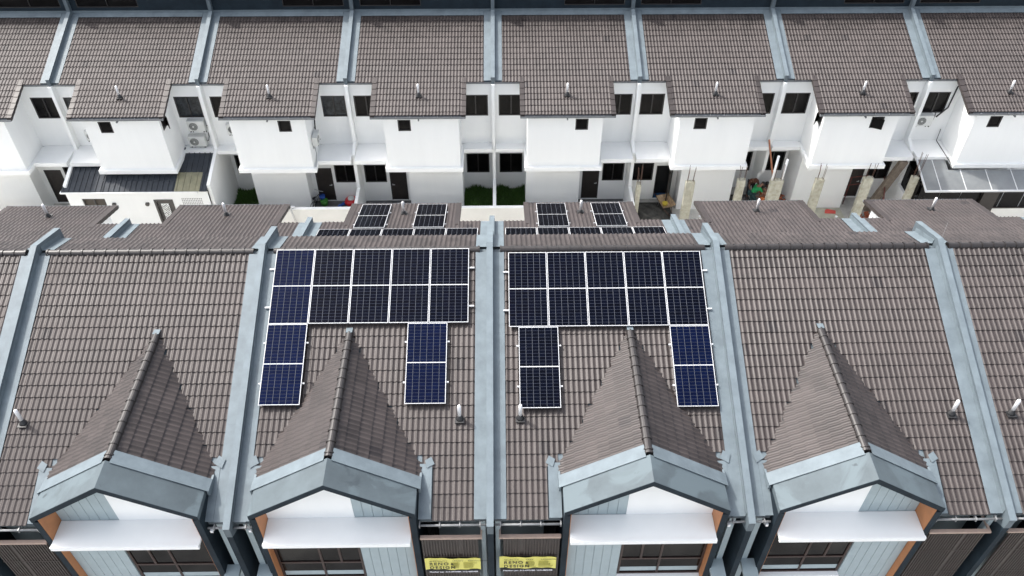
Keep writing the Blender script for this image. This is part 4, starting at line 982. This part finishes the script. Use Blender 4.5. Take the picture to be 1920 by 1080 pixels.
# ------------------------------------------------------------ people
T_SKIN = mat('skin', (.22, .11, .07), .6, .1, 12); T_HAIR = mat('black_hair', (.010, .009, .009), .6, .2, 30)
def person(loc, rz, J, rad, label, clothes, hair=True, s=1.0):
    """J: joint dict in local metres, figure faces +y"""
    root = bpy.data.objects.new('person', None); COL.objects.link(root); root.location = loc; root.rotation_euler = (0, 0, rz); root.scale = (s, s, s); tag(root, label, 'person')
    E = [('pel', 'sp'), ('sp', 'ch'), ('ch', 'nk'), ('nk', 'hd'), ('hd', 'top')]
    for q in 'lr': E += [('ch', q+'sh'), (q+'sh', q+'el'), (q+'el', q+'wr'), (q+'wr', q+'pm'), ('pel', q+'hp'), (q+'hp', q+'kn'), (q+'kn', q+'an'), (q+'an', q+'to')]
    def skin(name, edges, radf, m, par):
        ks = []; 
        for a, b in edges:
            for c in (a, b):
                if c not in ks: ks.append(c)
        me = bpy.data.meshes.new(name); me.from_pydata([J[c] for c in ks], [(ks.index(a), ks.index(b)) for a, b in edges], [])
        o = link(name, me, par); md = o.modifiers.new('s', 'SKIN'); md.use_smooth_shade = True
        for i, c in enumerate(ks): rr = radf(c); me.skin_vertices[0].data[i].radius = (rr, rr); me.skin_vertices[0].data[i].use_root = (i == 0)
        sb = o.modifiers.new('u', 'SUBSURF'); sb.levels = 2; sb.render_levels = 2
        bpy.context.view_layer.update(); me2 = bpy.data.meshes.new_from_object(o.evaluated_get(bpy.context.evaluated_depsgraph_get()))
        o.modifiers.clear(); o.data = me2; me2.materials.clear(); me2.materials.append(m); return o
    base = {'pel': .12, 'sp': .11, 'ch': .125, 'nk': .05, 'hd': .095, 'top': .07, 'sh': .06, 'el': .042, 'wr': .028, 'pm': .03, 'hp': .085, 'kn': .058, 'an': .038, 'to': .035}
    rf = lambda c: base.get(c, base.get(c[1:], .05))
    body = skin('body', E, rf, T_SKIN, root)
    for q in 'lr':   # fingers and thumb
        p = Vector(J[q+'pm']); w = Vector(J[q+'wr']); dr = (p-w).normalized(); sd = dr.cross(Vector((0, 0, 1)));
        if sd.length < .1: sd = Vector((1, 0, 0))
        sd.normalize(); dn = sd.cross(dr); b = MB()
        for i, L in enumerate((.065, .075, .07, .055)):
            a = p+sd*(-.024+.016*i)+dr*.015; b.tube([a, a+dr*L*.5-dn*.006, a+dr*L*.85-dn*.03], [.009, .008, .006], 6)
        a = p-sd*.03; b.tube([a, a-sd*.02+dr*.03, a-sd*.012+dr*.055], [.011, .009, .007], 6); obj('hand', b, T_SKIN, root)
    if clothes.get('top'):
        J['nb'] = tuple(Vector(J['ch']).lerp(Vector(J['nk']), .7)); ed = [('pel', 'sp'), ('sp', 'ch'), ('ch', 'nb')]+[('ch', q+'sh') for q in 'lr']
        for q in 'lr':
            J[q+'sl'] = tuple(Vector(J[q+'sh']).lerp(Vector(J[q+'el']), .75)); ed.append((q+'sh', q+'sl'))
        skin('shirt', ed, lambda c: {'pel': .14, 'sp': .14, 'ch': .15, 'nb': .10}.get(c, .075 if c[1:] == 'sh' else .062), clothes['top'], root)
    if clothes.get('legs'):
        ed = []
        for q in 'lr':
            J[q+'cf'] = tuple(Vector(J[q+'kn']).lerp(Vector(J[q+'an']), .85)); ed += [('pel', q+'hp'), (q+'hp', q+'kn'), (q+'kn', q+'cf')]
        skin('trousers', ed, lambda c: {'pel': .145}.get(c, {'hp': .115, 'kn': .078, 'cf': .06}.get(c[1:], .06)), clothes['legs'], root)
    h = Vector(J['hd']); t = Vector(J['top']); up = (t-h).normalized()
    bm = bmesh.new(); bmesh.ops.create_uvsphere(bm, u_segments=16, v_segments=10, radius=.108)
    bmesh.ops.delete(bm, geom=[v for v in bm.verts if v.co.z < -.01 and v.co.y > -.02 or v.co.z < -.06], context='VERTS')
    for v in bm.verts: v.co.y *= 1.12
    for f in bm.faces: f.smooth = True
    me = bpy.data.meshes.new('hair'); bm.to_mesh(me); bm.free(); me.materials.append(clothes.get('cap', T_HAIR)); o = link('cap' if 'cap' in clothes else 'hair', me, root, tuple(h+up*.035)); o.rotation_euler = up.to_track_quat('Z', 'Y').to_euler()
    fw = Vector((0, 1, 0)); fw = (fw-up*fw.dot(up)).normalized(); sd = fw.cross(up)
    b = MB(); c = h+fw*.098; b.tube([c+up*.02, c+fw*.022-up*.015, c-up*.02], [.008, .015, .008], 6)
    for q in (-1, 1): b.tube([h+sd*q*.098+up*.015, h+sd*q*.108, h+sd*q*.098-up*.025], [.008, .018, .008], 6)
    obj('face', b, T_SKIN, root)
    b = MB()
    for q in (-1, 1): b.tube([c+sd*q*.034+up*.022-fw*.012, c+sd*q*.034+up*.022+fw*.002], .011, 6)
    b.tube([c+sd*.025-up*.045-fw*.005, c-sd*.025-up*.045-fw*.005], .006, 5); obj('eyes', b, T_HAIR, root)
    return root
bend = {'pel': (0, -.12, .80), 'sp': (0, .0, .98), 'ch': (0, .18, 1.15), 'nk': (0, .30, 1.24), 'hd': (0, .38, 1.28), 'top': (0, .46, 1.36),
        'lsh': (-.19, .20, 1.12), 'lel': (-.24, .33, .88), 'lwr': (-.18, .50, .70), 'lpm': (-.16, .56, .64), 'rsh': (.19, .20, 1.12), 'rel': (.24, .34, .90), 'rwr': (.16, .54, .76), 'rpm': (.14, .61, .71),
        'lhp': (-.10, -.12, .78), 'lkn': (-.13, .04, .44), 'lan': (-.12, -.08, .07), 'lto': (-.12, .08, .035), 'rhp': (.10, -.12, .78), 'rkn': (.14, .06, .44), 'ran': (.13, -.04, .07), 'rto': (.13, .12, .035)}
crouch = {'pel': (0, -.14, .30), 'sp': (0, -.06, .50), 'ch': (0, .07, .72), 'nk': (0, .15, .84), 'hd': (0, .20, .93), 'top': (0, .24, 1.03),
          'lsh': (-.19, .09, .70), 'lel': (-.24, .28, .54), 'lwr': (-.16, .46, .44), 'lpm': (-.14, .52, .40), 'rsh': (.19, .09, .70), 'rel': (.24, .28, .54), 'rwr': (.16, .46, .42), 'rpm': (.14, .52, .38),
          'lhp': (-.10, -.12, .28), 'lkn': (-.20, .26, .46), 'lan': (-.15, .02, .08), 'lto': (-.16, .18, .035), 'rhp': (.10, -.12, .28), 'rkn': (.20, .26, .46), 'ran': (.15, .02, .08), 'rto': (.16, .18, .035)}
person((13.06, M+4.45, .12), R(-75), dict(bend), None, 'person in a green shirt with black hair bending forward beside the wide concrete column', {'top': mat('green_shirt', (.01, .24, .07), .8, .15, 9), 'legs': mat('teal_trousers', (.015, .05, .05), .8, .2, 9)})
person((13.75, M+4.62, .12), R(75), dict(crouch), None, 'person in orange trousers crouching in front of the person in green', {'top': mat('tan_vest', (.22, .10, .06), .8, .2, 9), 'legs': mat('orange_trousers', (.55, .16, .05), .8, .2, 9)}, s=1.05)
person((13.14, M+5.25, .10), R(180), dict(bend), None, 'person with a reddish brown headcover behind the person in green', {'top': mat('brown_shirt', (.10, .035, .02), .8, .2, 9), 'legs': mat('dark_trousers', (.02, .02, .022), .8, .2, 9), 'cap': mat('brown_cap', (.10, .03, .015), .8, .2, 9)})
person((14.05, M+5.1, .08), R(100), dict(crouch), None, 'person in dark clothes crouching, partly hidden by the wide column', {'top': mat('dark_shirt', (.03, .02, .02), .8, .2, 9), 'legs': T_DOOR})
